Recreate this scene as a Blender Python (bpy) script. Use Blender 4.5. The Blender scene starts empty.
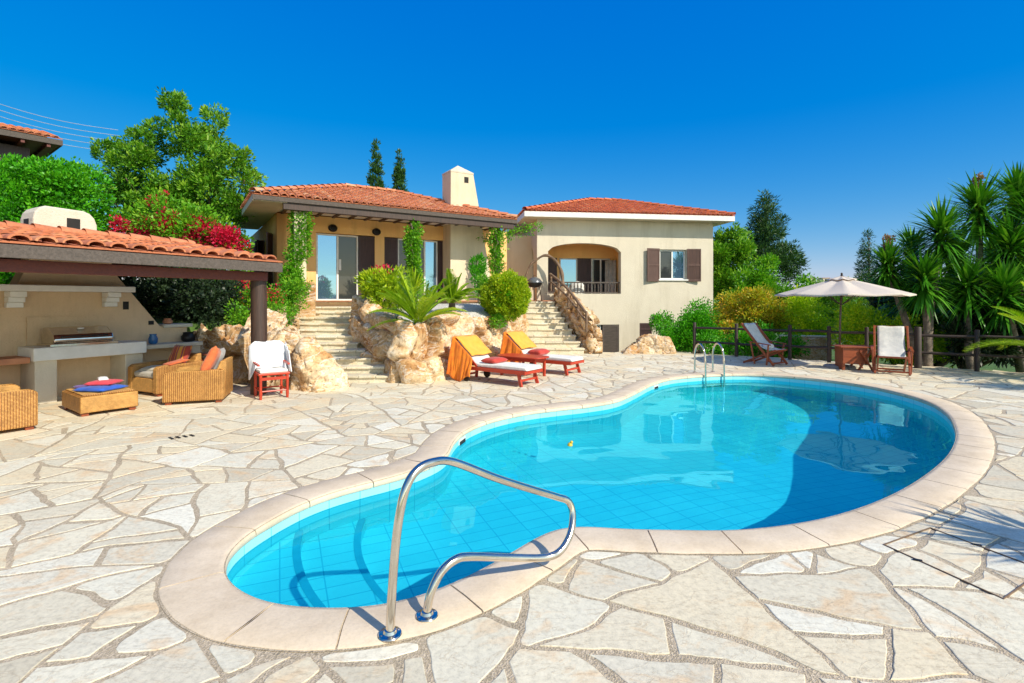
import bpy, bmesh, math, random
import numpy as np
from mathutils import Vector, Matrix, noise, geometry

# ------------------------------------------------------------------ camera, sky, sun, exposure
SC = bpy.context.scene
COL = SC.collection
H = 1.75
F = 520.0
cam = bpy.data.cameras.new('camera')
cam_o = bpy.data.objects.new('camera', cam)
COL.objects.link(cam_o)
cam_o.location = (0, 0, H)
cam_o.rotation_euler = (math.radians(90), 0, 0)
cam.sensor_width = 36
cam.lens = F / 1024 * 36
cam.shift_y = -41.5 / 1024
cam.clip_start = 0.05
cam.clip_end = 6000
SC.camera = cam_o

SUN_EL = math.radians(39)
SUN_AZ = (0.76, -0.65)
_n = math.hypot(*SUN_AZ)
SUN_D = Vector((SUN_AZ[0] / _n * math.cos(SUN_EL), SUN_AZ[1] / _n * math.cos(SUN_EL), math.sin(SUN_EL)))
world = bpy.data.worlds.new('World')
SC.world = world
world.use_nodes = True
wn = world.node_tree
bg = wn.nodes['Background']
sky = wn.nodes.new('ShaderNodeTexSky')
sky.sky_type = 'NISHITA'
sky.sun_disc = False
sky.sun_elevation = SUN_EL
sky.sun_rotation = math.atan2(SUN_AZ[0], SUN_AZ[1])
sky.air_density = 1.0
sky.dust_density = 0.0
sky.ozone_density = 4.0
sky.altitude = 200
hs = wn.nodes.new('ShaderNodeHueSaturation')
hs.inputs['Saturation'].default_value = 1.45
hs.inputs['Value'].default_value = 1.0
wn.links.new(sky.outputs[0], hs.inputs['Color'])
_sep = wn.nodes.new('ShaderNodeSeparateColor'); _cmb = wn.nodes.new('ShaderNodeCombineColor')
wn.links.new(hs.outputs[0], _sep.inputs[0])
_S = 0.1785
for _ch, (_k, _p) in enumerate(((0.60, 1.0), (0.571, 0.676), (0.774, 0.20))):
    _a = wn.nodes.new('ShaderNodeMath'); _a.operation = 'MULTIPLY'; _a.inputs[1].default_value = _S
    _b = wn.nodes.new('ShaderNodeMath'); _b.operation = 'MAXIMUM'; _b.inputs[1].default_value = 0.0
    _c = wn.nodes.new('ShaderNodeMath'); _c.operation = 'POWER'; _c.inputs[1].default_value = _p
    _d = wn.nodes.new('ShaderNodeMath'); _d.operation = 'MULTIPLY'; _d.inputs[1].default_value = _k / _S
    wn.links.new(_sep.outputs[_ch], _a.inputs[0]); wn.links.new(_a.outputs[0], _b.inputs[0]); wn.links.new(_b.outputs[0], _c.inputs[0]); wn.links.new(_c.outputs[0], _d.inputs[0]); wn.links.new(_d.outputs[0], _cmb.inputs[_ch])
# added warm fill: a bright sky lobe behind the camera lifting the shaded walls
_tc = wn.nodes.new('ShaderNodeTexCoord'); _dot = wn.nodes.new('ShaderNodeVectorMath'); _dot.operation = 'DOT_PRODUCT'
_gd = Vector((0.40, -0.80, 0.45)).normalized(); _dot.inputs[1].default_value = _gd
wn.links.new(_tc.outputs['Generated'], _dot.inputs[0])
_mr = wn.nodes.new('ShaderNodeMapRange'); _mr.interpolation_type = 'SMOOTHSTEP'; _mr.inputs['From Min'].default_value = 0.12; _mr.inputs['From Max'].default_value = 0.85
wn.links.new(_dot.outputs['Value'], _mr.inputs['Value'])
_sky_fill = wn.nodes.new('ShaderNodeMix'); _sky_fill.data_type = 'RGBA'; _sky_fill.blend_type = 'MULTIPLY'; _sky_fill.inputs[0].default_value = 1.0
wn.links.new(sky.outputs[0], _sky_fill.inputs[6]); _sky_fill.inputs[7].default_value = (1.75, 1.40, 1.0, 1)
_mx = wn.nodes.new('ShaderNodeMix'); _mx.data_type = 'RGBA'
wn.links.new(_mr.outputs[0], _mx.inputs[0]); wn.links.new(_cmb.outputs[0], _mx.inputs[6]); wn.links.new(_sky_fill.outputs[2], _mx.inputs[7])
wn.links.new(_mx.outputs[2], bg.inputs[0])
bg.inputs[1].default_value = 0.15
sun_l = bpy.data.lights.new('sun', 'SUN')
sun_l.energy = 4.5
sun_l.color = (1.0, 0.92, 0.77)
sun_l.angle = math.radians(0.5)
sun_l.cycles.is_caustics_light = True
sun_o = bpy.data.objects.new('sun', sun_l)
sun_o.rotation_euler = SUN_D.to_track_quat('Z', 'Y').to_euler()
sun_o.location = (20, -12, 25)
COL.objects.link(sun_o)
SC.view_settings.view_transform = 'Standard'
SC.view_settings.look = 'None'
SC.view_settings.gamma = 1
SC.view_settings.exposure = 0.25
SC.cycles.max_bounces = 10
SC.cycles.transparent_max_bounces = 12
SC.cycles.sample_clamp_indirect = 6
SC.cycles.caustics_refractive = True

# ------------------------------------------------------------------ helpers
rnd = random.Random(7)
ROOT = {}


def V(*a):
    return Vector(a)


def at(px, py, Y):
    return Vector(((px - 512) / F * Y, Y, H - (py - 300) / F * Y))


def gp(px, py, z=0.0):
    Y = (H - z) * F / (py - 300)
    return ((px - 512) / F * Y, Y)


def tag(o, label=None, cat=None, group=None, kind=None):
    if label: o['label'] = label
    if cat: o['category'] = cat
    if group: o['group'] = group
    if kind: o['kind'] = kind
    return o


def thing(name, label, cat, loc=(0, 0, 0), rotz=0.0, group=None):
    o = bpy.data.objects.new(name, None)
    o.empty_display_size = 0.2
    COL.objects.link(o)
    o.location = loc
    o.rotation_euler = (0, 0, rotz)
    tag(o, label, cat, group)
    ROOT[o.name] = (Matrix.Translation(Vector(loc)) @ Matrix.Rotation(rotz, 4, 'Z')).inverted()
    return o


def copy_tree(o, parent=None):
    c = o.copy()
    COL.objects.link(c)
    if parent: c.parent = parent
    for ch in list(o.children):
        copy_tree(ch, c)
    return c


class MB:
    """collects shapes (world coordinates, or local when local=True) for ONE mesh object"""

    def __init__(s):
        s.v = []; s.f = []; s.t = []; s.tint = 0.5

    def add(s, vs, fs):
        b = len(s.v)
        s.v.extend([tuple(v) for v in vs])
        for f in fs:
            s.f.append(tuple(b + i for i in f)); s.t.append(s.tint)

    def hexa(s, p):
        s.add(p, [(0, 3, 2, 1), (4, 5, 6, 7), (0, 1, 5, 4), (1, 2, 6, 5), (2, 3, 7, 6), (3, 0, 4, 7)])

    def box(s, c, size, rz=0.0, M=None):
        x, y, z = size[0] / 2, size[1] / 2, size[2] / 2
        R = Matrix.Rotation(rz, 3, 'Z') if M is None else M
        c = Vector(c)
        s.hexa([c + R @ Vector(q) for q in ((-x, -y, -z), (x, -y, -z), (x, y, -z), (-x, y, -z), (-x, -y, z), (x, -y, z), (x, y, z), (-x, y, z))])

    def bar(s, a, b, w, h, up=(0, 0, 1)):
        a = Vector(a); b = Vector(b); d = (b - a)
        L = d.length; d.normalize(); u = Vector(up)
        sd = d.cross(u)
        if sd.length < 1e-4: sd = d.cross(Vector((1, 0, 0)))
        sd.normalize(); u = sd.cross(d).normalized()
        M = Matrix((d, sd, u)).transposed()
        s.box((a + b) / 2, (L, w, h), M=M)

    def prism(s, poly, ext):
        n = len(poly); e = Vector(ext)
        vs = [Vector(p) for p in poly] + [Vector(p) + e for p in poly]
        fs = [tuple(range(n))[::-1], tuple(range(n, 2 * n))] + [(i, (i + 1) % n, n + (i + 1) % n, n + i) for i in range(n)]
        s.add(vs, fs)

    def tube(s, pts, r, seg=8, caps=True):
        pts = [Vector(p) for p in pts]
        n = len(pts)
        rs = r if hasattr(r, '__len__') else [r] * n
        vs = []; prev = None
        for i, p in enumerate(pts):
            d = (pts[min(i + 1, n - 1)] - pts[max(i - 1, 0)]).normalized()
            if prev is None:
                a = Vector((0, 0, 1)) if abs(d.z) < .9 else Vector((1, 0, 0))
                u = d.cross(a).normalized()
            else:
                u = (prev - d * prev.dot(d)).normalized()
            prev = u; w = d.cross(u)
            for k in range(seg):
                t = 2 * math.pi * k / seg
                vs.append(p + (u * math.cos(t) + w * math.sin(t)) * rs[i])
        fs = []
        for i in range(n - 1):
            for k in range(seg):
                k2 = (k + 1) % seg
                fs.append((i * seg + k, i * seg + k2, (i + 1) * seg + k2, (i + 1) * seg + k))
        if caps:
            fs.append(tuple(range(seg))[::-1]); fs.append(tuple((n - 1) * seg + k for k in range(seg)))
        s.add(vs, fs)

    def lathe(s, c, prof, seg=20, sx=1, sy=1):
        c = Vector(c); vs = []; fs = []
        for r, z in prof:
            for k in range(seg):
                t = 2 * math.pi * k / seg
                vs.append(c + Vector((r * math.cos(t) * sx, r * math.sin(t) * sy, z)))
        n = len(prof)
        for i in range(n - 1):
            for k in range(seg):
                k2 = (k + 1) % seg
                fs.append((i * seg + k, i * seg + k2, (i + 1) * seg + k2, (i + 1) * seg + k))
        fs.append(tuple(range(seg))[::-1]); fs.append(tuple((n - 1) * seg + k for k in range(seg)))
        s.add(vs, fs)

    def grid(s, fn, nu, nv):
        vs = [fn(i / nu, j / nv) for j in range(nv + 1) for i in range(nu + 1)]
        fs = [(j * (nu + 1) + i, j * (nu + 1) + i + 1, (j + 1) * (nu + 1) + i + 1, (j + 1) * (nu + 1) + i) for j in range(nv) for i in range(nu)]
        s.add(vs, fs)

    def build(s, name, mat, parent=None, smooth=None, bevel=0, fix=True, attr=False, solid=0):
        me = bpy.data.meshes.new(name)
        M = ROOT.get(parent.name) if parent else None
        vs = s.v
        if M is not None:
            vs = [tuple(M @ Vector(v)) for v in vs]
        me.from_pydata(vs, [], s.f)
        if fix:
            bm = bmesh.new(); bm.from_mesh(me)
            bmesh.ops.recalc_face_normals(bm, faces=bm.faces[:])
            bm.to_mesh(me); bm.free()
        if attr:
            a = me.attributes.new('tint', 'FLOAT', 'FACE')
            a.data.foreach_set('value', s.t)
        o = bpy.data.objects.new(name, me)
        COL.objects.link(o)
        if mat: me.materials.append(mat)
        if parent:
            o.parent = parent
            ROOT[o.name] = M
        if smooth is not None:
            me.polygons.foreach_set('use_smooth', [True] * len(me.polygons))
            if smooth < 180: me.set_sharp_from_angle(angle=math.radians(smooth))
        if solid:
            md = o.modifiers.new('solid', 'SOLIDIFY'); md.thickness = solid; md.offset = 0
        if bevel:
            md = o.modifiers.new('bevel', 'BEVEL'); md.width = bevel; md.segments = 2; md.limit_method = 'ANGLE'
        return o


def np_mesh(name, verts, faces, mat, parent=None, tint=None, smooth=False):
    """verts (N,3) array in world coordinates, faces (M,4) array"""
    me = bpy.data.meshes.new(name)
    M = ROOT.get(parent.name) if parent else None
    if M is not None:
        A = np.array(M)
        verts = verts @ A[:3, :3].T + A[:3, 3]
    k = faces.shape[1]
    me.vertices.add(len(verts)); me.vertices.foreach_set('co', verts.astype(np.float32).ravel())
    me.loops.add(faces.size); me.loops.foreach_set('vertex_index', faces.astype(np.int32).ravel())
    me.polygons.add(len(faces)); me.polygons.foreach_set('loop_start', np.arange(0, faces.size, k, dtype=np.int32))
    me.update(calc_edges=True)
    me.validate()
    if tint is not None:
        a = me.attributes.new('tint', 'FLOAT', 'FACE'); a.data.foreach_set('value', tint.astype(np.float32))
    if smooth: me.polygons.foreach_set('use_smooth', [True] * len(me.polygons))
    o = bpy.data.objects.new(name, me)
    COL.objects.link(o); me.materials.append(mat)
    if parent:
        o.parent = parent; ROOT[o.name] = M
    return o


def catmull(pts, n=8, closed=False):
    P = [Vector(p) for p in pts]; out = []; m = len(P)
    for i in range(m if closed else m - 1):
        if closed: a, b, c, d = P[(i - 1) % m], P[i], P[(i + 1) % m], P[(i + 2) % m]
        else: a, b, c, d = P[max(i - 1, 0)], P[i], P[i + 1], P[min(i + 2, m - 1)]
        for k in range(n):
            t = k / n
            out.append(0.5 * ((2 * b) + (c - a) * t + (2 * a - 5 * b + 4 * c - d) * t * t + (3 * b - a - 3 * c + d) * t ** 3))
    if not closed: out.append(P[-1])
    return out


# ------------------------------------------------------------------ materials
def nodes(name):
    m = bpy.data.materials.new(name); m.use_nodes = True
    nt = m.node_tree
    return m, nt, nt.nodes['Principled BSDF'], nt.nodes['Material Output']


def tex(nt, kind, scale, vec=None, detail=4, rough=.6):
    t = nt.nodes.new('ShaderNodeTex' + kind)
    t.inputs['Scale'].default_value = scale
    if kind == 'Noise':
        t.inputs['Detail'].default_value = detail; t.inputs['Roughness'].default_value = rough
    if vec: nt.links.new(vec, t.inputs['Vector'])
    return t


def coord(nt, out='Object', scale=None, rot=None):
    c = nt.nodes.new('ShaderNodeTexCoord')
    if scale is None and rot is None: return c.outputs[out]
    mp = nt.nodes.new('ShaderNodeMapping')
    if scale: mp.inputs['Scale'].default_value = scale
    if rot: mp.inputs['Rotation'].default_value = rot
    nt.links.new(c.outputs[out], mp.inputs['Vector'])
    return mp.outputs[0]


def ramp(nt, fac, stops, interp='LINEAR'):
    r = nt.nodes.new('ShaderNodeValToRGB'); cr = r.color_ramp; cr.interpolation = interp
    while len(cr.elements) < len(stops): cr.elements.new(0.5)
    for e, (p, c) in zip(cr.elements, stops):
        e.position = p; e.color = (*c, 1) if len(c) == 3 else c
    nt.links.new(fac, r.inputs[0])
    return r.outputs[0]


def mix(nt, fac, a, b, mode='MIX'):
    m = nt.nodes.new('ShaderNodeMix'); m.data_type = 'RGBA'; m.blend_type = mode
    for sock, val in ((m.inputs[0], fac), (m.inputs[6], a), (m.inputs[7], b)):
        if hasattr(val, 'links'): nt.links.new(val, sock)
        elif isinstance(val, (int, float)): sock.default_value = val
        else: sock.default_value = (*val, 1)
    return m.outputs[2]


def math_n(nt, op, a, b=0.0):
    m = nt.nodes.new('ShaderNodeMath'); m.operation = op
    for sock, val in ((m.inputs[0], a), (m.inputs[1], b)):
        if hasattr(val, 'links'): nt.links.new(val, sock)
        else: sock.default_value = val
    return m.outputs[0]


def bump(nt, bsdf, height, strength=.5, dist=.01, prev=None):
    b = nt.nodes.new('ShaderNodeBump'); b.inputs['Strength'].default_value = strength; b.inputs['Distance'].default_value = dist
    nt.links.new(height, b.inputs['Height'])
    if prev: nt.links.new(prev, b.inputs['Normal'])
    nt.links.new(b.outputs[0], bsdf.inputs['Normal'])
    return b.outputs[0]


def simple(name, a, b=None, rough=.6, scale=3, metal=0, bstr=.3, bdist=.004, bscale=60, spec=.5, stops=(.35, .65)):
    m, nt, p, out = nodes(name)
    b = b or tuple(x * .8 for x in a)
    v = coord(nt)
    n1 = tex(nt, 'Noise', scale, v, 6, .65)
    c = ramp(nt, n1.outputs[0], [(stops[0], b), (stops[1], a)])
    nt.links.new(c, p.inputs['Base Color'])
    p.inputs['Roughness'].default_value = rough; p.inputs['Metallic'].default_value = metal
    p.inputs['Specular IOR Level'].default_value = spec
    if bstr:
        n2 = tex(nt, 'Noise', bscale, v, 5, .6)
        bump(nt, p, n2.outputs[0], bstr, bdist)
    return m


def leaf_mat(name, dark, mid, light, trans=.3, rough=.45):
    m, nt, p, out = nodes(name)
    at_ = nt.nodes.new('ShaderNodeAttribute'); at_.attribute_name = 'tint'
    c = ramp(nt, at_.outputs['Fac'], [(0, dark), (.5, mid), (1, light)])
    nt.links.new(c, p.inputs['Base Color']); p.inputs['Roughness'].default_value = rough
    p.inputs['Specular IOR Level'].default_value = .35
    t = nt.nodes.new('ShaderNodeBsdfTranslucent')
    c2 = mix(nt, 1.0, c, (1.0, 1.1, .45), 'MULTIPLY')
    nt.links.new(c2, t.inputs['Color'])
    ms = nt.nodes.new('ShaderNodeMixShader'); ms.inputs[0].default_value = trans
    nt.links.new(p.outputs[0], ms.inputs[1]); nt.links.new(t.outputs[0], ms.inputs[2]); nt.links.new(ms.outputs[0], out.inputs[0])
    return m


M_ = {}


def stone_mat():
    m, nt, p, out = nodes('flagstone')
    v = coord(nt)
    at_ = nt.nodes.new('ShaderNodeAttribute'); at_.attribute_name = 'tint'
    base = ramp(nt, at_.outputs['Fac'], [(0, (.62, .57, .48)), (.14, (.78, .76, .69)), (.28, (.77, .68, .53)), (.42, (.82, .78, .68)), (.56, (.64, .59, .50)), (.7, (.86, .85, .80)), (.84, (.79, .70, .55)), (1, (.68, .66, .60))])
    n1 = tex(nt, 'Noise', 2.3, coord(nt, scale=(1, 1.25, 1), rot=(0, 0, .6)), 7, .65)
    n1.inputs['Distortion'].default_value = 1.2
    stain = ramp(nt, n1.outputs[0], [(.52, (0, 0, 0)), (.66, (1, 1, 1))])
    st = mix(nt, math_n(nt, 'MULTIPLY', stain, .55), base, (.76, .50, .28))
    n4 = tex(nt, 'Noise', 1.4, v, 6, .7); n4.inputs['Distortion'].default_value = .6
    gr = ramp(nt, n4.outputs[0], [(.5, (0, 0, 0)), (.7, (1, 1, 1))])
    st = mix(nt, math_n(nt, 'MULTIPLY', gr, .45), st, (.60, .57, .50))
    n2 = tex(nt, 'Noise', 26, v, 8, .75)
    sp = ramp(nt, n2.outputs[0], [(.3, (.68, .67, .65)), (.5, (.95, .94, .92)), (.72, (1.1, 1.09, 1.06))])
    c = mix(nt, 1.0, st, sp, 'MULTIPLY')
    n5 = tex(nt, 'Noise', 1.9, coord(nt, scale=(1, 2.5, 1), rot=(0, 0, -.5)), 5, .6); n5.inputs['Distortion'].default_value = 2.0
    vein = ramp(nt, n5.outputs[0], [(.485, (0, 0, 0)), (.5, (1, 1, 1)), (.515, (0, 0, 0))])
    c = mix(nt, math_n(nt, 'MULTIPLY', vein, .35), c, (.40, .28, .17))
    c = mix(nt, 1.0, c, (1.0, .98, .88), 'MULTIPLY')
    nt.links.new(c, p.inputs['Base Color'])
    p.inputs['Roughness'].default_value = .75
    n3 = tex(nt, 'Noise', 9, v, 9, .72)
    b1 = bump(nt, p, n3.outputs[0], .4, .008)
    b2 = bump(nt, p, vein, .25, .004, b1)
    bump(nt, p, n2.outputs[0], .5, .004, b2)
    return m


def mortar_mat():
    m, nt, p, out = nodes('mortar')
    v = coord(nt)
    vo = tex(nt, 'Voronoi', 110, v)
    n = tex(nt, 'Noise', 2, v, 5)
    c = ramp(nt, vo.outputs['Color'], [(0, (.30, .25, .17)), (.5, (.52, .43, .31)), (1, (.72, .61, .46))])
    c2 = mix(nt, 1.0, c, ramp(nt, n.outputs[0], [(.3, (.75, .74, .72)), (.7, (1.05, 1.02, .98))]), 'MULTIPLY')
    nt.links.new(c2, p.inputs['Base Color']); p.inputs['Roughness'].default_value = .95
    bump(nt, p, vo.outputs['Distance'], .7, .006)
    return m


def rock_mat(name='limestone_rock', s=1.0):
    m, nt, p, out = nodes(name)
    v = coord(nt)
    at_ = nt.nodes.new('ShaderNodeAttribute'); at_.attribute_name = 'tint'
    n1 = tex(nt, 'Noise', 1.6 * s, v, 8, .7); n1.inputs['Distortion'].default_value = .8
    c = ramp(nt, n1.outputs[0], [(.28, (.34, .17, .07)), (.40, (.58, .34, .15)), (.48, (.70, .50, .29)), (.58, (.76, .62, .43)), (.72, (.80, .72, .58))])
    tn = ramp(nt, at_.outputs['Fac'], [(0, (.78, .66, .52)), (.5, (1, .95, .88)), (1, (1.12, 1.12, 1.12))])
    c = mix(nt, 1.0, c, tn, 'MULTIPLY')
    n2 = tex(nt, 'Noise', 14 * s, v, 9, .75)
    sp = ramp(nt, n2.outputs[0], [(.34, (.42, .36, .30)), (.48, (.92, .89, .85)), (.7, (1.15, 1.13, 1.1))])
    c = mix(nt, 1.0, c, sp, 'MULTIPLY')
    n5 = tex(nt, 'Noise', 1.2 * s, coord(nt, scale=(1, 1, 2)), 6, .6); n5.inputs['Distortion'].default_value = 2
    vein = ramp(nt, n5.outputs[0], [(.47, (0, 0, 0)), (.5, (1, 1, 1)), (.53, (0, 0, 0))])
    c = mix(nt, math_n(nt, 'MULTIPLY', vein, .7), c, (.86, .80, .70))
    nt.links.new(c, p.inputs['Base Color']); p.inputs['Roughness'].default_value = .9
    n3 = tex(nt, 'Noise', 5 * s, v, 10, .75)
    b1 = bump(nt, p, n3.outputs[0], .8, .05)
    bump(nt, p, n2.outputs[0], .7, .015, b1)
    return m


def tile_roof_mat(name, hue):
    m, nt, p, out = nodes(name)
    v = coord(nt)
    at_ = nt.nodes.new('ShaderNodeAttribute'); at_.attribute_name = 'tint'
    c = ramp(nt, at_.outputs['Fac'], [(0, tuple(x * .72 for x in hue)), (.35, hue), (.7, (hue[0] * 1.05, hue[1] * 1.25, hue[2] * 1.3)), (1, (hue[0] * 1.1, hue[1] * 1.7, hue[2] * 2.0))])
    n = tex(nt, 'Noise', 7, v, 8, .7)
    c = mix(nt, 1.0, c, ramp(nt, n.outputs[0], [(.3, (.6, .6, .6)), (.5, (1, 1, 1)), (.75, (1.15, 1.2, 1.25))]), 'MULTIPLY')
    nt.links.new(c, p.inputs['Base Color']); p.inputs['Roughness'].default_value = .8
    bump(nt, p, tex(nt, 'Noise', 50, v).outputs[0], .3, .004)
    return m


def wood_mat(name, a, b, rough=.5, axis='X', s=1.0):
    m, nt, p, out = nodes(name)
    sc = {'X': (1, 14, 14), 'Y': (14, 1, 14), 'Z': (14, 14, 1)}[axis]
    n = tex(nt, 'Noise', 2.2 * s, coord(nt, scale=sc), 7, .65); n.inputs['Distortion'].default_value = .7
    c = ramp(nt, n.outputs[0], [(.3, b), (.65, a)])
    nt.links.new(c, p.inputs['Base Color']); p.inputs['Roughness'].default_value = rough
    bump(nt, p, n.outputs[0], .4, .004)
    return m


def stucco_mat(name, a, b):
    m, nt, p, out = nodes(name)
    v = coord(nt)
    n1 = tex(nt, 'Noise', .7, v, 7, .7)
    c = ramp(nt, n1.outputs[0], [(.3, b), (.6, a)])
    ns = tex(nt, 'Noise', 2.2, coord(nt, scale=(1, 1, .12)), 6, .7)
    c = mix(nt, 1.0, c, ramp(nt, ns.outputs[0], [(.3, (.86, .85, .83)), (.5, (1, 1, 1))]), 'MULTIPLY')
    nt.links.new(c, p.inputs['Base Color']); p.inputs['Roughness'].default_value = .9
    n2 = tex(nt, 'Noise', 35, v, 6, .65)
    bump(nt, p, n2.outputs[0], .6, .02)
    return m


def wicker_mat():
    m, nt, p, out = nodes('wicker')
    v = coord(nt)
    def wave(d, s):
        w = nt.nodes.new('ShaderNodeTexWave'); w.bands_direction = d; w.inputs['Scale'].default_value = s
        w.inputs['Distortion'].default_value = 1.2; w.inputs['Detail Scale'].default_value = 3
        nt.links.new(v, w.inputs['Vector']); return w.outputs['Fac']
    a = wave('Z', 18); b = wave('X', 11); c_ = wave('Y', 11)
    h = math_n(nt, 'MULTIPLY', a, math_n(nt, 'MAXIMUM', b, c_))
    n = tex(nt, 'Noise', 9, v, 6, .7)
    c = ramp(nt, h, [(0, (.20, .07, .012)), (.3, (.62, .29, .065)), (1, (.90, .54, .17))])
    c = mix(nt, 1.0, c, ramp(nt, n.outputs[0], [(.35, (.74, .70, .64)), (.65, (1.1, 1.1, 1.1))]), 'MULTIPLY')
    nt.links.new(c, p.inputs['Base Color']); p.inputs['Roughness'].default_value = .55
    bump(nt, p, h, .8, .008)
    return m


def fabric_mat(name, a, b=None, stripes=None, sscale=3.0, axis='X', rough=.9):
    m, nt, p, out = nodes(name)
    v = coord(nt)
    n = tex(nt, 'Noise', 6, v, 5, .6)
    b = b or tuple(x * .82 for x in a)
    c = ramp(nt, n.outputs[0], [(.35, b), (.65, a)])
    if stripes:
        w = nt.nodes.new('ShaderNodeTexWave'); w.bands_direction = axis; w.inputs['Scale'].default_value = sscale; w.inputs['Distortion'].default_value = .3
        nt.links.new(v, w.inputs['Vector'])
        k = len(stripes)
        c = mix(nt, .85, c, ramp(nt, w.outputs['Fac'], [(i / k, s) for i, s in enumerate(stripes)], 'CONSTANT'))
    nt.links.new(c, p.inputs['Base Color']); p.inputs['Roughness'].default_value = rough
    p.inputs['Sheen Weight'].default_value = .2
    bump(nt, p, tex(nt, 'Noise', 8, v, 4).outputs[0], .5, .02)
    return m


def pool_tile_mat():
    m, nt, p, out = nodes('pool_tile')
    uv = nt.nodes.new('ShaderNodeUVMap'); uv.uv_map = 'tile'
    br = nt.nodes.new('ShaderNodeTexBrick'); br.offset = 0
    br.inputs['Scale'].default_value = 1; br.inputs['Brick Width'].default_value = .31; br.inputs['Row Height'].default_value = .155
    br.inputs['Mortar Size'].default_value = .006; br.inputs['Mortar Smooth'].default_value = .3
    br.inputs['Color1'].default_value = (.33, .80, .86, 1); br.inputs['Color2'].default_value = (.40, .85, .90, 1); br.inputs['Mortar'].default_value = (.17, .60, .73, 1)
    br.inputs['Bias'].default_value = 0
    nt.links.new(uv.outputs[0], br.inputs['Vector'])
    n = tex(nt, 'Noise', 1.2, coord(nt), 5, .6)
    c = mix(nt, 1.0, br.outputs[0], ramp(nt, n.outputs[0], [(.3, (.88, .93, .95)), (.7, (1.05, 1.03, 1.02))]), 'MULTIPLY')
    nt.links.new(c, p.inputs['Base Color']); p.inputs['Roughness'].default_value = .3
    return m


def water_mat():
    m, nt, p, out = nodes('pool_water')
    nt.nodes.remove(p)
    g = nt.nodes.new('ShaderNodeBsdfGlass'); g.inputs['Roughness'].default_value = 0; g.inputs['IOR'].default_value = 1.33
    g.inputs['Color'].default_value = (.27, .93, 1.0, 1)
    nt.links.new(g.outputs[0], out.inputs[0])
    return m


def gravel_mat():
    m, nt, p, out = nodes('white_gravel')
    v = coord(nt)
    vo = tex(nt, 'Voronoi', 26, v)
    c = ramp(nt, vo.outputs['Color'], [(0, (.40, .38, .36)), (.5, (.66, .63, .58)), (1, (.85, .82, .78))])
    nt.links.new(c, p.inputs['Base Color']); p.inputs['Roughness'].default_value = .9
    bump(nt, p, vo.outputs['Distance'], 1, .03)
    return m


def ground_mat():
    m, nt, p, out = nodes('garden_soil')
    v = coord(nt)
    n = tex(nt, 'Noise', .35, v, 8, .65); n2 = tex(nt, 'Noise', 5, v, 8, .7)
    c = ramp(nt, n.outputs[0], [(.35, (.04, .12, .015)), (.55, (.09, .17, .03)), (.7, (.26, .22, .11))])
    c = mix(nt, 1.0, c, ramp(nt, n2.outputs[0], [(.3, (.55, .55, .55)), (.7, (1.2, 1.2, 1.2))]), 'MULTIPLY')
    nt.links.new(c, p.inputs['Base Color']); p.inputs['Roughness'].default_value = 1
    bump(nt, p, n2.outputs[0], 1, .08)
    return m


STONE = stone_mat(); MORTAR = mortar_mat(); ROCK = rock_mat(); WICKER = wicker_mat(); POOLT = pool_tile_mat(); WATER = water_mat()
GRAVEL = gravel_mat(); SOIL = ground_mat()
COPE = simple('coping_stone', (.75, .62, .46), (.68, .55, .39), .7, 1.6, bstr=.6, bdist=.004, bscale=38)
def speckle(m, amount=.25, scale=70):
    nt = m.node_tree; p = nt.nodes['Principled BSDF']; src = p.inputs['Base Color'].links[0].from_socket
    v = coord(nt); n = tex(nt, 'Noise', scale, v, 6, .75); n2 = tex(nt, 'Noise', 4, v, 6, .7)
    lo = 1 - amount
    c = mix(nt, 1.0, src, ramp(nt, n.outputs[0], [(.34, (lo, lo, lo)), (.5, (1, 1, 1)), (.7, (1.06, 1.06, 1.06))]), 'MULTIPLY')
    c = mix(nt, 1.0, c, ramp(nt, n2.outputs[0], [(.35, (.90, .88, .85)), (.6, (1.03, 1.03, 1.03))]), 'MULTIPLY')
    nt.links.new(c, p.inputs['Base Color'])


speckle(COPE, .10, 60)
STEEL = simple('stainless_steel', (.74, .68, .60), (.60, .55, .48), .16, 8, 1.0, bstr=0)
TERRA = tile_roof_mat('terracotta_tile', (.58, .19, .085))
TERRA2 = tile_roof_mat('red_terracotta_tile', (.60, .14, .05))
FLAT_TERRA = simple('terracotta_edge', (.55, .24, .12), (.40, .16, .08), .7, 5)
WALL = stucco_mat('cream_stucco', (.74, .62, .45), (.67, .55, .38))
WALL_BOUNCE = stucco_mat('bounce_tinted_stucco', (.94, .58, .23), (.88, .50, .18))  # cream stucco with porch and loggia bounce light put into its colour
WALL2 = stucco_mat('pale_stucco', (.70, .63, .50), (.63, .56, .44))
WALL3 = stucco_mat('white_plaster', (.68, .61, .49), (.55, .49, .38))
WALLT = stucco_mat('tan_plaster', (.74, .54, .34), (.62, .45, .28))
WHITE = simple('white_paint', (.80, .79, .75), (.70, .69, .65), .5, 4, bstr=.15)
GREYW = wood_mat('weathered_grey_wood', (.125, .10, .085), (.06, .048, .04), .85)
DARKW = wood_mat('dark_stained_wood', (.075, .04, .028), (.03, .018, .014), .55, 'Z')
DARKF = wood_mat('dark_fence_wood', (.05, .03, .022), (.022, .014, .012), .6)
REDW = wood_mat('red_painted_wood', (.55, .055, .02), (.36, .03, .012), .4)
MAHW = wood_mat('mahogany_wood', (.33, .075, .022), (.17, .035, .012), .45)
BRNW = wood_mat('brown_beam', (.16, .035, .02), (.09, .02, .015), .6)
SHUT = wood_mat('brown_shutter_wood', (.13, .065, .05), (.075, .04, .032), .6, 'Z')
PLUMW = wood_mat('plum_brown_wood', (.075, .035, .035), (.035, .018, .02), .5, 'Z')
BLACK = simple('black_metal', (.03, .03, .032), (.018, .018, .02), .4, 5, .6, bstr=.1)
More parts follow.
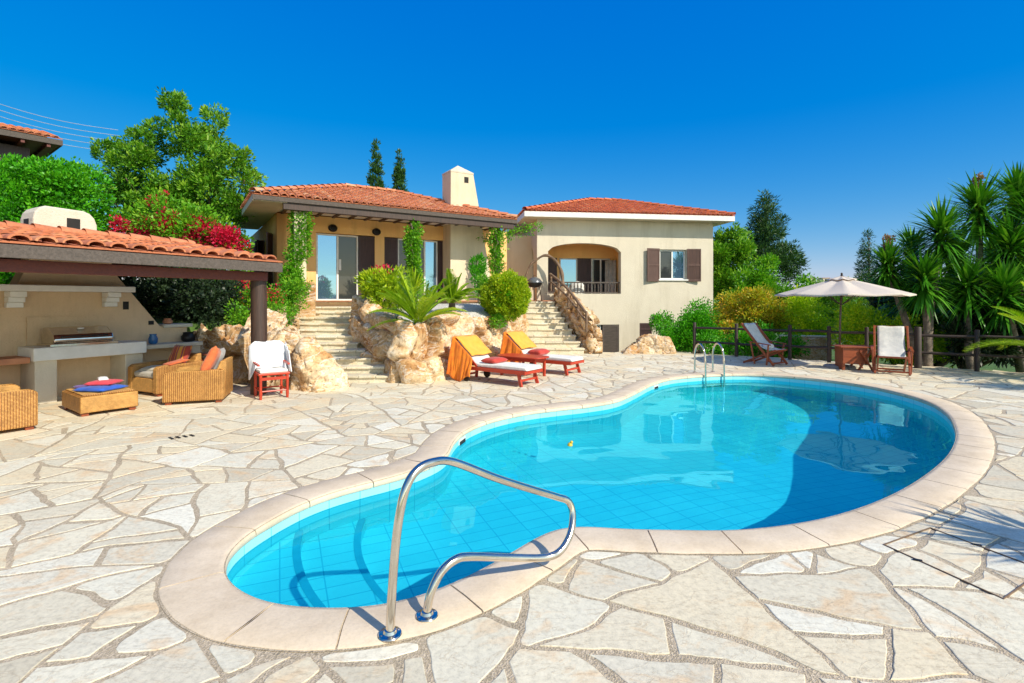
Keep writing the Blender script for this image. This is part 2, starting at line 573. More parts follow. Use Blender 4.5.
DARK = simple('dark_interior', (.02, .018, .016), (.012, .011, .01), .8, 3, bstr=0)
BARK = simple('bark', (.22, .16, .11), (.10, .07, .05), .95, 6, bstr=1, bdist=.03, bscale=14)
YBARK = simple('yucca_bark', (.26, .21, .16), (.12, .09, .07), .95, 9, bstr=1, bdist=.03, bscale=22)
DRIFT = simple('driftwood', (.26, .17, .11), (.11, .07, .045), .9, 5, bstr=1, bdist=.02, bscale=18)


def glass_mat(name, col, metal=.75, rough=.03):
    m, nt, p, out = nodes(name)
    p.inputs['Base Color'].default_value = (*col, 1); p.inputs['Metallic'].default_value = metal; p.inputs['Roughness'].default_value = rough
    n = tex(nt, 'Noise', 1.2, coord(nt), 2); bump(nt, p, n.outputs[0], .05, .02)
    return m


PANE = glass_mat('reflective_glass', (.17, .33, .52))
PANED = glass_mat('dark_glass', (.05, .055, .06), .3)
CURT = fabric_mat('grey_curtain', (.52, .50, .47), (.38, .36, .34))
ORT = fabric_mat('orange_towel', (.82, .24, .012), (.72, .15, .008))
YET = fabric_mat('yellow_orange_towel', (.90, .42, .05), (.86, .34, .03))
WHT = fabric_mat('white_towel', (.80, .80, .80), (.70, .71, .73))
WHM = fabric_mat('white_mattress', (.80, .78, .72), (.70, .68, .63))
REDC = fabric_mat('red_cushion', (.55, .05, .03), (.42, .03, .02))
ORC = fabric_mat('orange_cushion', (.68, .17, .05), (.50, .10, .03))
GRC = fabric_mat('grey_cushion', (.45, .44, .42), (.33, .32, .31))
BEC = fabric_mat('beige_cushion', (.55, .50, .42), (.42, .38, .31))
BLUC = fabric_mat('blue_cushion', (.02, .12, .60), (.02, .08, .42))
PURC = fabric_mat('purple_cushion', (.16, .08, .36), (.10, .05, .25))
PNKC = fabric_mat('pink_red_cushion', (.72, .06, .09), (.55, .04, .06))
YELC = fabric_mat('yellow_cushion', (.85, .60, .03), (.7, .45, .03))
STRC = fabric_mat('striped_cushion', (.5, .1, .05), stripes=[(.38, .05, .03), (.72, .28, .03), (.10, .05, .12), (.60, .08, .03), (.75, .42, .05)], sscale=1.1)
CANV = fabric_mat('pale_canvas', (.68, .71, .68), (.56, .59, .56))
CANV2 = fabric_mat('white_canvas', (.68, .66, .62), (.50, .50, .49))


def parasol_mat():
    m, nt, p, out = nodes('parasol_canvas')
    p.inputs['Base Color'].default_value = (.82, .74, .64, 1); p.inputs['Roughness'].default_value = .9
    t = nt.nodes.new('ShaderNodeBsdfTranslucent'); t.inputs[0].default_value = (.78, .68, .64, 1)
    ms = nt.nodes.new('ShaderNodeMixShader'); ms.inputs[0].default_value = .35
    nt.links.new(p.outputs[0], ms.inputs[1]); nt.links.new(t.outputs[0], ms.inputs[2]); nt.links.new(ms.outputs[0], out.inputs[0])
    return m


PARA = parasol_mat()
L_TREE = leaf_mat('broad_leaves', (.03, .12, .006), (.11, .32, .012), (.34, .54, .04))
L_HEDGE = leaf_mat('hedge_leaves', (.03, .16, .004), (.07, .38, .006), (.18, .55, .015))
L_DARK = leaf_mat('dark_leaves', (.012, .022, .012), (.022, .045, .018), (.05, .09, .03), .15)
L_PINE = leaf_mat('needle_leaves', (.014, .05, .014), (.04, .11, .022), (.09, .18, .035), .15)
L_CYP = leaf_mat('cypress_leaves', (.012, .045, .012), (.035, .11, .018), (.07, .17, .03), .15)
L_YEL = leaf_mat('yellow_green_leaves', (.20, .42, .01), (.55, .72, .02), (.85, .85, .04), .5)
L_GOLD = leaf_mat('golden_leaves', (.14, .30, .015), (.50, .48, .025), (.80, .38, .03), .35)
L_BALL = leaf_mat('lime_leaves', (.12, .26, .006), (.34, .50, .010), (.62, .64, .02), .3)
L_VINE = leaf_mat('vine_leaves', (.04, .16, .006), (.13, .40, .012), (.34, .56, .03), .35)
L_BRACT = leaf_mat('red_bracts', (.42, .008, .03), (.68, .012, .06), (.80, .05, .14), .3)
L_YUC = leaf_mat('sword_leaves', (.02, .09, .006), (.07, .27, .012), (.32, .60, .05), .2, .35)
L_CYC = leaf_mat('frond_leaves', (.14, .32, .010), (.32, .50, .015), (.55, .66, .04), .3)
L_FLOW = leaf_mat('dry_flower', (.20, .12, .06), (.38, .22, .12), (.55, .36, .22), .2)


# ------------------------------------------------------------------ foliage generators
def leaf_quads(C, D, L, W, rng, spread=1.0):
    """rhombus leaves at C (N,3) pointing along D (N,3)"""
    n = len(C)
    D = D / (np.linalg.norm(D, axis=1, keepdims=True) + 1e-9)
    R = rng.normal(size=(n, 3))
    S = np.cross(D, R); S /= (np.linalg.norm(S, axis=1, keepdims=True) + 1e-9)
    l = (L * rng.uniform(.7, 1.3, n))[:, None]; w = (W * rng.uniform(.7, 1.3, n))[:, None]
    v = np.empty((n, 4, 3))
    v[:, 0] = C; v[:, 1] = C + D * l * .45 + S * w * .5
    v[:, 2] = C + D * l; v[:, 3] = C + D * l * .45 - S * w * .5
    f = np.arange(n * 4).reshape(n, 4)
    return v.reshape(-1, 3), f


def crown(name, lobes, mat, parent, n_leaf, L=.12, W=.06, seed=1, cl_r=.22, per=28, shell=(.55, 1.05), up=.35, tmix=.5):
    """lobes: (x,y,z,rx,ry,rz) ; clusters of leaves scattered through each lobe, denser toward its skin"""
    rng = np.random.default_rng(seed)
    lobes = np.array(lobes, float)
    vol = (lobes[:, 3] * lobes[:, 4] + lobes[:, 5] * lobes[:, 3] + lobes[:, 4] * lobes[:, 5])
    ncl = max(1, n_leaf // per)
    pick = rng.choice(len(lobes), ncl, p=vol / vol.sum())
    lb = lobes[pick]
    d = rng.normal(size=(ncl, 3)); d /= np.linalg.norm(d, axis=1, keepdims=True)
    rr = shell[0] + (shell[1] - shell[0]) * rng.uniform(0, 1, ncl) ** .6
    rr *= 1 + .14 * np.sin(d[:, 0] * 7 + pick) * np.cos(d[:, 2] * 6 + pick * 2)
    cc = lb[:, :3] + d * lb[:, 3:6] * rr[:, None]
    ct = rng.uniform(0, 1, ncl)
    idx = np.repeat(np.arange(ncl), per)
    n = len(idx)
    off = rng.normal(size=(n, 3)); off /= np.linalg.norm(off, axis=1, keepdims=True)
    q = cl_r * rng.uniform(.2, 1, n) ** .5
    cs = rng.uniform(.6, 1.35, ncl)[idx]
    C = cc[idx] + off * (q * cs)[:, None]
    D = off * .9 + d[idx] * .7 + rng.normal(size=(n, 3)) * .35 + np.array([0, 0, up])
    v, f = leaf_quads(C, D, L, W, rng)
    t = np.clip(tmix * ct[idx] + (1 - tmix) * rng.uniform(0, 1, n) + .1 * off[:, 2], 0, 1)
    return np_mesh(name, v, f, mat, parent, t)


def branches(name, base, targets, r0, mat, parent, seed=1, fork=.45):
    rr = random.Random(seed)
    mb = MB()
    base = Vector(base)
    for i, t in enumerate(targets):
        t = Vector(t[:3])
        fk = base + (t - base) * .0 + Vector((0, 0, (t.z - base.z) * fork)) + Vector((t.x - base.x, t.y - base.y, 0)) * .12
        pts = [base, (base + fk) / 2 + Vector((rr.uniform(-.05, .05), rr.uniform(-.05, .05), 0)), fk, (fk + t) / 2 + Vector((rr.uniform(-.2, .2), rr.uniform(-.2, .2), .1)), t]
        pts = catmull(pts, 4)
        n = len(pts)
        mb.tube(pts, [r0 * (1 - .88 * k / (n - 1)) for k in range(n)], 7)
    return mb.build(name, mat, parent, smooth=180)


def sword_head(C, R, n, rng, width=.045, up=.25, droop=.25, updir=None):
    """arrays for a rosette of stiff sword leaves"""
    d = rng.normal(size=(n, 3)); d /= np.linalg.norm(d, axis=1, keepdims=True)
    d[:, 2] = np.where(d[:, 2] < -.55, -d[:, 2], d[:, 2]); d[:, 2] += up
    d /= np.linalg.norm(d, axis=1, keepdims=True)
    L = R * rng.uniform(.75, 1.1, n)
    S = np.cross(d, np.array([0, 0, 1.0])); S /= (np.linalg.norm(S, axis=1, keepdims=True) + 1e-9)
    ts = [0, .3, .65, 1.0]; ws = [.6, 1, .75, .04]
    v = np.empty((n, 8, 3))
    dr = droop * rng.uniform(.2, 1.3, n)
    C = np.array(C) + np.array([0, 0, 1.0]) * rng.uniform(-.12, .12, (n, 1)) * R
    for i, (t, w) in enumerate(zip(ts, ws)):
        P = C + d * (L * t)[:, None]
        P[:, 2] -= dr * L * t * t
        v[:, i * 2] = P + S * width * w * .5
        v[:, i * 2 + 1] = P - S * width * w * .5
    b = np.arange(n)[:, None] * 8
    f = np.concatenate([b + np.array([[k * 2, k * 2 + 1, k * 2 + 3, k * 2 + 2]]) for k in range(3)], 0)
    tt = np.tile(np.clip(rng.uniform(0, 1, n) * .6 + .35 * (d[:, 2] > 0) * rng.uniform(0, 1, n), 0, 1), 3)
    return v.reshape(-1, 3), f, tt


def merge_np(parts):
    vs = []; fs = []; ts = []; b = 0
    for v, f, t in parts:
        vs.append(v); fs.append(f + b); ts.append(t); b += len(v)
    return np.concatenate(vs), np.concatenate(fs), np.concatenate(ts)


def fnoise(p, s=1.0, o=5):
    return noise.fractal(Vector(p) * s, 1.0, 2.0, o)


CELL = [0.0]


def cellinfo(p, s):
    d, pts = noise.voronoi(Vector(p) * s)
    c = pts[0]
    h = (math.sin(c.x * 12.9 + c.y * 78.2 + c.z * 37.7) * 43758.5) % 1.0
    CELL[0] = (Vector(p) * s - c).dot(Vector((math.sin(h * 50), math.cos(h * 91), math.sin(h * 137 + 1))).normalized()) / s
    return d[1] - d[0], h
# ------------------------------------------------------------------ pool outline (ground plan, metres)
PX = [(340, 610), (307, 609), (273, 606), (244, 596), (224, 580), (223, 562), (237, 542), (264, 524), (298, 505.6), (331, 493), (360, 485), (398, 475.5), (430, 464),
      (446, 455), (452, 443), (464, 431), (488, 420.5), (520, 413), (553, 408.5), (586, 405), (616, 400), (636, 391.5), (652, 383.5), (672, 378), (705, 375), (745, 374), (785, 376),
      (839, 381.6), (883, 389), (924, 400), (947, 413), (956, 429), (956, 442), (947, 458), (926, 476), (898, 493), (860, 509), (809, 522.6), (740, 531), (680, 531), (625, 530),
      (583, 527), (562, 528), (540, 537), (507, 557), (470, 577), (433, 593), (388, 606)]
_o = catmull([(*gp(x, y), 0) for x, y in PX], 10, True)


def resample(pts, step, closed=True):
    P = [Vector(p[:2]) for p in pts]
    if closed: P.append(P[0])
    L = [0]
    for a, b in zip(P, P[1:]): L.append(L[-1] + (b - a).length)
    n = max(3, int(round(L[-1] / step))); out = []; j = 0
    for i in range(n if closed else n + 1):
        s = L[-1] * i / n
        while j < len(L) - 2 and L[j + 1] < s: j += 1
        t = (s - L[j]) / max(1e-9, L[j + 1] - L[j]); out.append(P[j].lerp(P[j + 1], t))
    return out


OUT = resample(_o, .05)
for _ in range(14):
    n_ = len(OUT); OUT = [(OUT[i - 1] + OUT[i] * 2 + OUT[(i + 1) % n_]) / 4 for i in range(n_)]
OUT = resample([(*p, 0) for p in OUT], .05)
NO = len(OUT)
area_ = sum(OUT[i - 1].x * OUT[i].y - OUT[i].x * OUT[i - 1].y for i in range(NO)) / 2
if area_ < 0: OUT.reverse()                                     # counter-clockwise
NRM = []
for i in range(NO):
    d = (OUT[(i + 2) % NO] - OUT[i - 2]).normalized(); NRM.append(Vector((d.y, -d.x)))   # outward
for _ in range(10): NRM = [(NRM[i - 1] + NRM[i] * 2 + NRM[(i + 1) % NO]).normalized() for i in range(NO)]
OA = np.array([[p.x, p.y] for p in OUT])


def offset(d):
    """outline pushed outward, inner kinks dissolved by smoothing"""
    P = [OUT[i] + NRM[i] * d for i in range(NO)]
    for _ in range(6): P = [(P[i - 1] + P[i] * 2 + P[(i + 1) % NO]) / 4 for i in range(NO)]
    return P


CW = .35
OUTER = offset(CW)
OUTA = np.array([[p.x, p.y] for p in OUTER])


def inside(px, py, A=OA):
    x, y = A[:, 0], A[:, 1]; x2, y2 = np.roll(x, -1), np.roll(y, -1)
    c = (y > py) != (y2 > py)
    with np.errstate(divide='ignore', invalid='ignore'):
        xi = (x2 - x) * (py - y) / (y2 - y) + x
    return bool(np.count_nonzero(c & (px < xi)) % 2)


# ------------------------------------------------------------------ patio
PATIO = [(-15, -5), (19, -5), (19, 8.0), (12.6, 12.35), (5.95, 17.2), (2.9, 17.5), (2.3, 18.6), (-.2, 18.6), (-4.5, 15.4), (-7.4, 12.2), (-9.2, 9), (-15, 1)]


def pin(p, poly):
    r = False; n = len(poly)
    for i in range(n):
        x1, y1 = poly[i]; x2, y2 = poly[(i + 1) % n]
        if (y1 > p[1]) != (y2 > p[1]) and p[0] < (x2 - x1) * (p[1] - y1) / (y2 - y1) + x1: r = not r
    return r


def clip(poly, p, n):
    """keep the side (q-p).n <= 0 of a convex polygon"""
    out = []; m = len(poly)
    for i in range(m):
        a, b = poly[i], poly[(i + 1) % m]
        da, db = (a - p).dot(n), (b - p).dot(n)
        if da <= 0: out.append(a)
        if (da < 0) != (db < 0) and abs(da - db) > 1e-9: out.append(a.lerp(b, da / (da - db)))
    return out


def parea(P): return abs(sum(P[i - 1].x * P[i].y - P[i].x * P[i - 1].y for i in range(len(P)))) / 2


def cent(P):
    c = Vector((0, 0))
    for p in P: c += p
    return c / len(P)


def split(poly, r, out):
    A = parea(poly); c = cent(poly)
    tgt = r.choice([.06, .10, .15, .21, .28, .38])
    if A < tgt * 1.35:
        out.append(poly); return
    far = max(((a - b) for a in poly for b in poly), key=lambda q: q.length)
    ang = math.atan2(far.y, far.x) + r.gauss(0, .42)
    n = Vector((math.cos(ang), math.sin(ang)))
    p = c + n * r.uniform(-.18, .18) * math.sqrt(A)
    a = clip(poly, p, n); b = clip(poly, p, -n)
    if len(a) < 3 or len(b) < 3: out.append(poly); return
    split(a, r, out); split(b, r, out)


CUT = [OUTER[i] + NRM[i] * (.020 + .008 * noise.noise((OUTER[i].x * 3, OUTER[i].y * 3, 0))) for i in range(NO)]


def cut_pool(D):
    """the parts of stone outline D that lie outside the pool rim"""
    n = len(D); vs = list(D) + CUT
    res = geometry.delaunay_2d_cdt(vs, [], [list(range(n)), list(range(n, n + len(CUT)))], 1, 1e-6)
    tris = [f for f, o in zip(res[2], res[5]) if set(o) == {0}]
    ed = {}
    for f in tris:
        for i in range(3):
            a, b = f[i], f[(i + 1) % 3]; ed[(a, b)] = 1
    nxt = {}
    for (a, b) in ed:
        if (b, a) not in ed: nxt.setdefault(a, []).append(b)
    loops = []
    while nxt:
        s0 = next(iter(nxt)); lp = [s0]; cur = s0
        while True:
            if cur not in nxt: break
            b = nxt[cur].pop()
            if not nxt[cur]: del nxt[cur]
            if b == s0: break
            lp.append(b); cur = b
        P = [res[0][i] for i in lp]; Q = []
        for p in P:
            if not Q or (p - Q[-1]).length > .008: Q.append(p)
        for _ in range(3):
            m = len(Q)
            if m > 6: Q = [Q[i] if (Q[i] - Q[i - 1]).normalized().dot((Q[(i + 1) % m] - Q[i]).normalized()) > .75 else (Q[i - 1] + Q[i] + Q[(i + 1) % m]) / 3 for i in range(m)]
        per = sum((Q[i] - Q[i - 1]).length for i in range(len(Q))) if len(Q) > 3 else 1
        if len(Q) > 3 and parea(Q) / per ** 2 > .012: loops.append(Q)
    return loops


def make_stones():
    r = random.Random(21)
    S = 1.9; seeds = {}
    for i in range(-10, 12):
        for j in range(-4, 11):
            seeds[(i, j)] = Vector(((i + r.uniform(.1, .9)) * S, (j + r.uniform(.1, .9)) * S))
    pieces = []
    for (i, j), s in seeds.items():
        poly = [s + Vector(q) for q in ((-4, -4), (4, -4), (4, 4), (-4, 4))]
        for a in range(-2, 3):
            for b in range(-2, 3):
                q = seeds.get((i + a, j + b))
                if q is not None and (a or b) and len(poly) > 2:
                    poly = clip(poly, (s + q) / 2, (q - s).normalized())
        if len(poly) > 2: split(poly, r, pieces)
    mb = MB()
    from mathutils import kdtree
    kd = kdtree.KDTree(len(OUTER))
    for i, p in enumerate(OUTER): kd.insert((p.x, p.y, 0), i)
    kd.balance()
    for poly in pieces:
        c = cent(poly)
        if not pin(c, PATIO): continue
        if parea(poly) < .02: continue
        ar = sum(poly[i - 1].x * poly[i].y - poly[i].x * poly[i - 1].y for i in range(len(poly)))
        if ar < 0: poly = poly[::-1]
        poly = [q for k, q in enumerate(poly) if (q - poly[k - 1]).length > .02]
        if len(poly) < 3: continue
        P = poly
        gap = r.uniform(.009, .022)
        for i in range(len(poly)):
            a, b = poly[i], poly[(i + 1) % len(poly)]
            if (b - a).length < 1e-5: continue
            n = Vector(((b - a).y, -(b - a).x)).normalized()
            P = clip(P, a - n * (gap * r.uniform(.7, 1.5)), n)
            if len(P) < 3: break
        if len(P) < 3: continue
        P = [q for k, q in enumerate(P) if (q - P[k - 1]).length > .025]
        if len(P) < 3: continue
        # chop corners a little
        Q = []
        m = len(P)
        for i in range(m):
            a, b, d = P[i - 1], P[i], P[(i + 1) % m]
            k = r.uniform(.08, .3)
            la, lb = (a - b).length, (d - b).length
            if la < .02 or lb < .02: continue
            cut = min(k * min(la, lb), .11)
            Q.append(b + (a - b) / la * cut); Q.append(b + (b - (a + d) / 2) * -.02 * k); Q.append(b + (d - b) / lb * cut)
        P = Q
        if len(P) < 3 or parea(P) < .012:
            if parea(poly) < .04: continue
            P = [cent(poly) + (q - cent(poly)) * .9 for q in poly]
        near = c.y < 6.5 and abs(c.x) < 7
        st = .035 if near else .12
        D = []
        for i in range(len(P)):
            a, b = P[i], P[(i + 1) % len(P)]; k = max(1, int((b - a).length / st))
            for q in range(k): D.append(a.lerp(b, q / k))
        amp = .011 if near else .014
        D = [p + Vector((noise.noise((p.x * 9, p.y * 9, 1.3)), noise.noise((p.x * 9, p.y * 9, 7.7)))) * amp + Vector((noise.noise((p.x * 28, p.y * 28, 1.3)), noise.noise((p.x * 28, p.y * 28, 7.7)))) * amp * .45 for p in D]
        D = [p + Vector((noise.noise((p.x * 1.7, p.y * 1.7, 3.3)), noise.noise((p.x * 1.7, p.y * 1.7, 8.8)))) * .085 + Vector((noise.noise((p.x * 4, p.y * 4, 5.3)), noise.noise((p.x * 4, p.y * 4, 2.8)))) * .03 for p in D]
        ins = [inside(p.x, p.y, OUTA) for p in D]
        if all(ins): continue
        dmin = min((p - OUTER[kd.find((p.x, p.y, 0))[1]]).length for p in D)
        loops = [D]
        if any(ins) or dmin < .025: loops = cut_pool(D)
        for D in loops:
            if len(D) < 4 or parea(D) < .012:
                continue
            ar = sum(D[i - 1].x * D[i].y - D[i].x * D[i - 1].y for i in range(len(D)))
            if ar < 0: D = D[::-1]
            m = len(D); zt = r.uniform(-.001, .0025)
            nr = []
            for i in range(m):
                e = D[(i + 1) % m] - D[i - 1]; nr.append(Vector((-e.y, e.x)).normalized() if e.length > 1e-7 else Vector((0, 0)))
            mb.tint = r.random()
            top = [(*(p + n * .006), zt) for p, n in zip(D, nr)]; mid = [(*(p + n * .002), zt - .002) for p, n in zip(D, nr)]; bot = [(*p, -.016) for p in D]
            b = len(mb.v)
            mb.v.extend(top + mid + bot)
            mb.f.append(tuple(b + i for i in range(m))); mb.t.append(mb.tint)
            for k in (0, m):
                for i in range(m):
                    i2 = (i + 1) % m
                    mb.f.append((b + k + i, b + k + m + i, b + k + m + i2, b + k + i2)); mb.t.append(mb.tint)
    o = mb.build('flagstone_paving', STONE, fix=False, attr=True)
    o.data.polygons.foreach_set('use_smooth', [False] * len(o.data.polygons))
    tag(o, kind='structure')
    return o


make_stones()
# mortar bed with a hole for the pool
mid_ring = offset(CW * .55)
tri = geometry.tessellate_polygon([[Vector((x, y, 0)) for x, y in PATIO], [Vector((p.x, p.y, 0)) for p in mid_ring]])
_p = [(x, y, -.0035) for x, y in PATIO] + [(p.x, p.y, -.0035) for p in mid_ring]
_mb = MB(); _mb.add(_p, [t for t in tri])
_o2 = _mb.build('patio_mortar', MORTAR, fix=False)
_bm = bmesh.new(); _bm.from_mesh(_o2.data)
for f in _bm.faces:
    if f.normal.z < 0: f.normal_flip()
_bm.to_mesh(_o2.data); _bm.free()
tag(_o2, kind='structure')
# edge of the paving slab
_mb = MB(); _n = len(PATIO)
_mb.add([(x, y, z) for z in (-.012, -3.0) for x, y in PATIO], [(i, (i + 1) % _n, _n + (i + 1) % _n, _n + i) for i in range(_n)])
tag(_mb.build('patio_edge', WALLT), kind='structure')

# ------------------------------------------------------------------ pool
pool = thing('swimming_pool', 'kidney shaped turquoise tiled swimming pool with pale curved stone rim', 'swimming pool', (2.5, 7.5, 0))


def make_coping():
    mb = MB(); r = random.Random(4)
    step = .05
    cuts = []; i = 0
    while i < NO:
        cuts.append(i); i += int(r.uniform(.58, .74) / step)
    if NO - cuts[-1] < 7: cuts.pop()
    cuts.append(NO)
    prof = [(-.008, -.055), (-.018, -.035), (-.014, -.010), (.0, .006), (.03, .012), (CW * .5, .011), (CW - .012, .009), (CW, .002), (CW, -.03)]
    k = len(prof)
    rings = []
    for d, z in prof:
        rings.append(offset(d) if d > .05 else [OUT[i] + NRM[i] * d for i in range(NO)])
    for a, b in zip(cuts, cuts[1:]):
        idx = list(range(a, b + 1)); mb.tint = r.random()
        vs = []
        for q, i in enumerate(idx):
            t = 0
            if q == 0: t = .0055
            if q == len(idx) - 1: t = -.0055
            for (d, z), ring in zip(prof, rings):
                p = ring[i % NO]; tg = (ring[(i + 1) % NO] - ring[(i - 1) % NO]).normalized()
                w = p + tg * t
                w += Vector((noise.noise((w.x * 6, w.y * 6, d * 5)), noise.noise((w.x * 6, w.y * 6, 9 + d)))) * (.004 if d < .1 else .012)
                vs.append((w.x, w.y, z + r.uniform(-.0006, .0006)))
        n = len(idx)
        fs = [(q * k + j, q * k + j + 1, (q + 1) * k + j + 1, (q + 1) * k + j) for q in range(n - 1) for j in range(k - 1)]
        fs += [tuple(range(k)), tuple((n - 1) * k + j for j in range(k))[::-1]]
        mb.add(vs, fs)
    return mb.build('coping', COPE, pool, smooth=50)


make_coping()
# joint bed under the rim stones
_mb = MB(); r0 = [OUT[i] + NRM[i] * -.01 for i in range(NO)]; r1 = offset(CW + .01)
_mb.add([(p.x, p.y, .0035) for p in r0] + [(p.x, p.y, .0) for p in r1], [(i, (i + 1) % NO, NO + (i + 1) % NO, NO + i) for i in range(NO)])
_mb.build('coping_joint', MORTAR, pool)


def floor_z(x, y):
    t = (x * .60 + y * .80 - 5.6) / 3.2
    t = min(1, max(0, t)); t = t * .6 + .4 * t * t * (3 - 2 * t)
    return -.90 - .75 * t


def uv_mesh(name, V_, F_, UV, mat, parent, smooth=True):
    me = bpy.data.meshes.new(name)
    M = ROOT[parent.name]
    me.from_pydata([tuple(M @ Vector(v)) for v in V_], [], F_)
    uv = me.uv_layers.new(name='tile')
    for l in me.loops: uv.data[l.index].uv = UV[l.vertex_index]
    if smooth: me.polygons.foreach_set('use_smooth', [True] * len(me.polygons))
    o = bpy.data.objects.new(name, me); COL.objects.link(o); me.materials.append(mat); o.parent = parent; ROOT[o.name] = M
    o.cycles.is_caustics_receiver = True
    return o


# walls (u = distance along the wall, v = height)
Vv, Fv, Uv = [], [], []
for i in range(NO + 1):
    p = OUT[i % NO]
    for z in (-.02, -.17, -.9, -1.7, -2.7):
        Vv.append((p.x, p.y, z)); Uv.append((i * .05 * 1.0, z))
for i in range(NO):
    for j in range(4): Fv.append((i * 5 + j, (i + 1) * 5 + j, (i + 1) * 5 + j + 1, i * 5 + j + 1))
Fv = [f[::-1] for f in Fv]
uv_mesh('pool_wall', Vv, Fv, Uv, POOLT, pool)
# floor
Vv, Fv, Uv = [], [], []; gs = .25
x0, x1 = OA[:, 0].min() - .3, OA[:, 0].max() + .3; y0, y1 = OA[:, 1].min() - .3, OA[:, 1].max() + .3
nx, ny = int((x1 - x0) / gs) + 1, int((y1 - y0) / gs) + 1
ca, sa = math.cos(.42), math.sin(.42)
for j in range(ny + 1):
    for i in range(nx + 1):
        x, y = x0 + i * gs, y0 + j * gs
        Vv.append((x, y, floor_z(x, y))); Uv.append((x * ca + y * sa, -x * sa + y * ca))
for j in range(ny):
    for i in range(nx): Fv.append((j * (nx + 1) + i, j * (nx + 1) + i + 1, (j + 1) * (nx + 1) + i + 1, (j + 1) * (nx + 1) + i))
uv_mesh('pool_floor', Vv, Fv, Uv, POOLT, pool)
# curved entry steps at the narrow end
CS = Vector((.75, 5.1))
TRIM = simple('blue_trim_tile', (.10, .52, .66), (.08, .45, .58), .3, 6, bstr=0)
_base = Vector(OUT[int(np.argmin(OA[:, 0]))])
for R_, zt in ((2.62, -.34), (2.15, -.62)):
    sel = [i for i in range(NO) if (OUT[i] - CS).length > R_ and OUT[i].x < .4 and OUT[i].y < 5.6]
    # contiguous run containing the narrow end
    k0 = int(np.argmin(OA[:, 0])); run = [k0]
    while (OUT[(run[-1] + 1) % NO] - CS).length > R_: run.append((run[-1] + 1) % NO)
    back = []
    k = k0
    while (OUT[(k - 1) % NO] - CS).length > R_:
        k = (k - 1) % NO; back.append(k)
    run = back[::-1] + run
    a0 = OUT[run[-1]] - CS; a1 = OUT[run[0]] - CS
    t0, t1 = math.atan2(a0.y, a0.x) % (2 * math.pi), math.atan2(a1.y, a1.x) % (2 * math.pi)
    arc = [CS + Vector((math.cos(t0 + (t1 - t0) * q / 40), math.sin(t0 + (t1 - t0) * q / 40))) * R_ for q in range(41)]
    ring = [OUT[i] for i in run] + arc
    tr = geometry.tessellate_polygon([[Vector((p.x, p.y, 0)) for p in ring]])
    Vv = [(p.x, p.y, zt) for p in ring]; Uv = [(p.x * ca + p.y * sa, -p.x * sa + p.y * ca) for p in ring]
    Fv = []
    for t in tr:
        a, b, c = (ring[q] for q in t)
        Fv.append(tuple(t) if (b - a).cross(c - a) > 0 else tuple(t)[::-1])
    nb = len(Vv)
    for q, p in enumerate(arc):
        Vv += [(p.x, p.y, zt), (p.x, p.y, -2.0)]; Uv += [(q * .08, zt), (q * .08, -2.0)]
    for q in range(40): Fv.append((nb + q * 2, nb + q * 2 + 1, nb + q * 2 + 3, nb + q * 2 + 2))
    st = uv_mesh('pool_step', Vv, Fv, Uv, POOLT, pool, smooth=False)
    mb = MB()
    w1 = [(p.x, p.y, zt + .003) for p in arc]; w2 = [(p.x + (p - CS).normalized().x * .055, p.y + (p - CS).normalized().y * .055, zt + .003) for p in arc]
    w0 = [(p.x - (p - CS).normalized().x * .004, p.y - (p - CS).normalized().y * .004, zt - .05) for p in arc]
    w1 = [(p.x - (p - CS).normalized().x * .004, p.y - (p - CS).normalized().y * .004, zt + .003) for p in arc]
    mb.add(w1 + w2 + w0, [(q, q + 1, 41 + q + 1, 41 + q) for q in range(40)] + [(q, q + 1, 82 + q + 1, 82 + q) for q in range(40)])
    o = mb.build('step_edge', TRIM, st); o.cycles.is_caustics_receiver = True


def nearest(x, y):
    i = int(np.argmin((OA[:, 0] - x) ** 2 + (OA[:, 1] - y) ** 2)); return i


# skimmer mouths, lamp and inlet in the wall
for (px, py, nm, w, h, zc) in ((476, 434, 'skimmer', .26, .11, -.12), (675, 384, 'skimmer', .26, .11, -.12)):
    i = nearest(*gp(px, py)); p = OUT[i]; n = NRM[i]; tg = Vector((-n.y, n.x))
    mb = MB(); mb.box((p.x - n.x * .006, p.y - n.y * .006, zc), (w, .012, h), rz=math.atan2(tg.y, tg.x))
    fr = mb.build('skimmer', WHITE, pool)
    mb = MB(); mb.box((p.x - n.x * .014, p.y - n.y * .014, zc - .005), (w - .05, .008, h - .045), rz=math.atan2(tg.y, tg.x)); mb.build('opening', DARK, fr)
for (px, py, rr_, zc) in ((521, 413, .15, -.5), (745, 374, .15, -.6)):
    i = nearest(*gp(px, py)); p = OUT[i]; n = NRM[i]; tg = Vector((-n.y, n.x))
    mb = MB(); c = Vector((p.x - n.x * .002, p.y - n.y * .002, zc))
    ax = Vector((-n.x, -n.y, 0)); ti = Vector((tg.x, tg.y, 0))
    vs = []
    for rad, dd in ((rr_, 0), (rr_, .02), (rr_ * .85, .035), (rr_ * .8, .03), (.01, .045)):
        for k in range(24):
            t = 2 * math.pi * k / 24; vs.append(c + ax * dd + (ti * math.cos(t) + Vector((0, 0, 1)) * math.sin(t)) * rad)
    mb.add(vs, [(q * 24 + k, q * 24 + (k + 1) % 24, (q + 1) * 24 + (k + 1) % 24, (q + 1) * 24 + k) for q in range(4) for k in range(24)])
    o = mb.build('pool_lamp', WHITE, pool, smooth=40); o.cycles.is_caustics_receiver = True

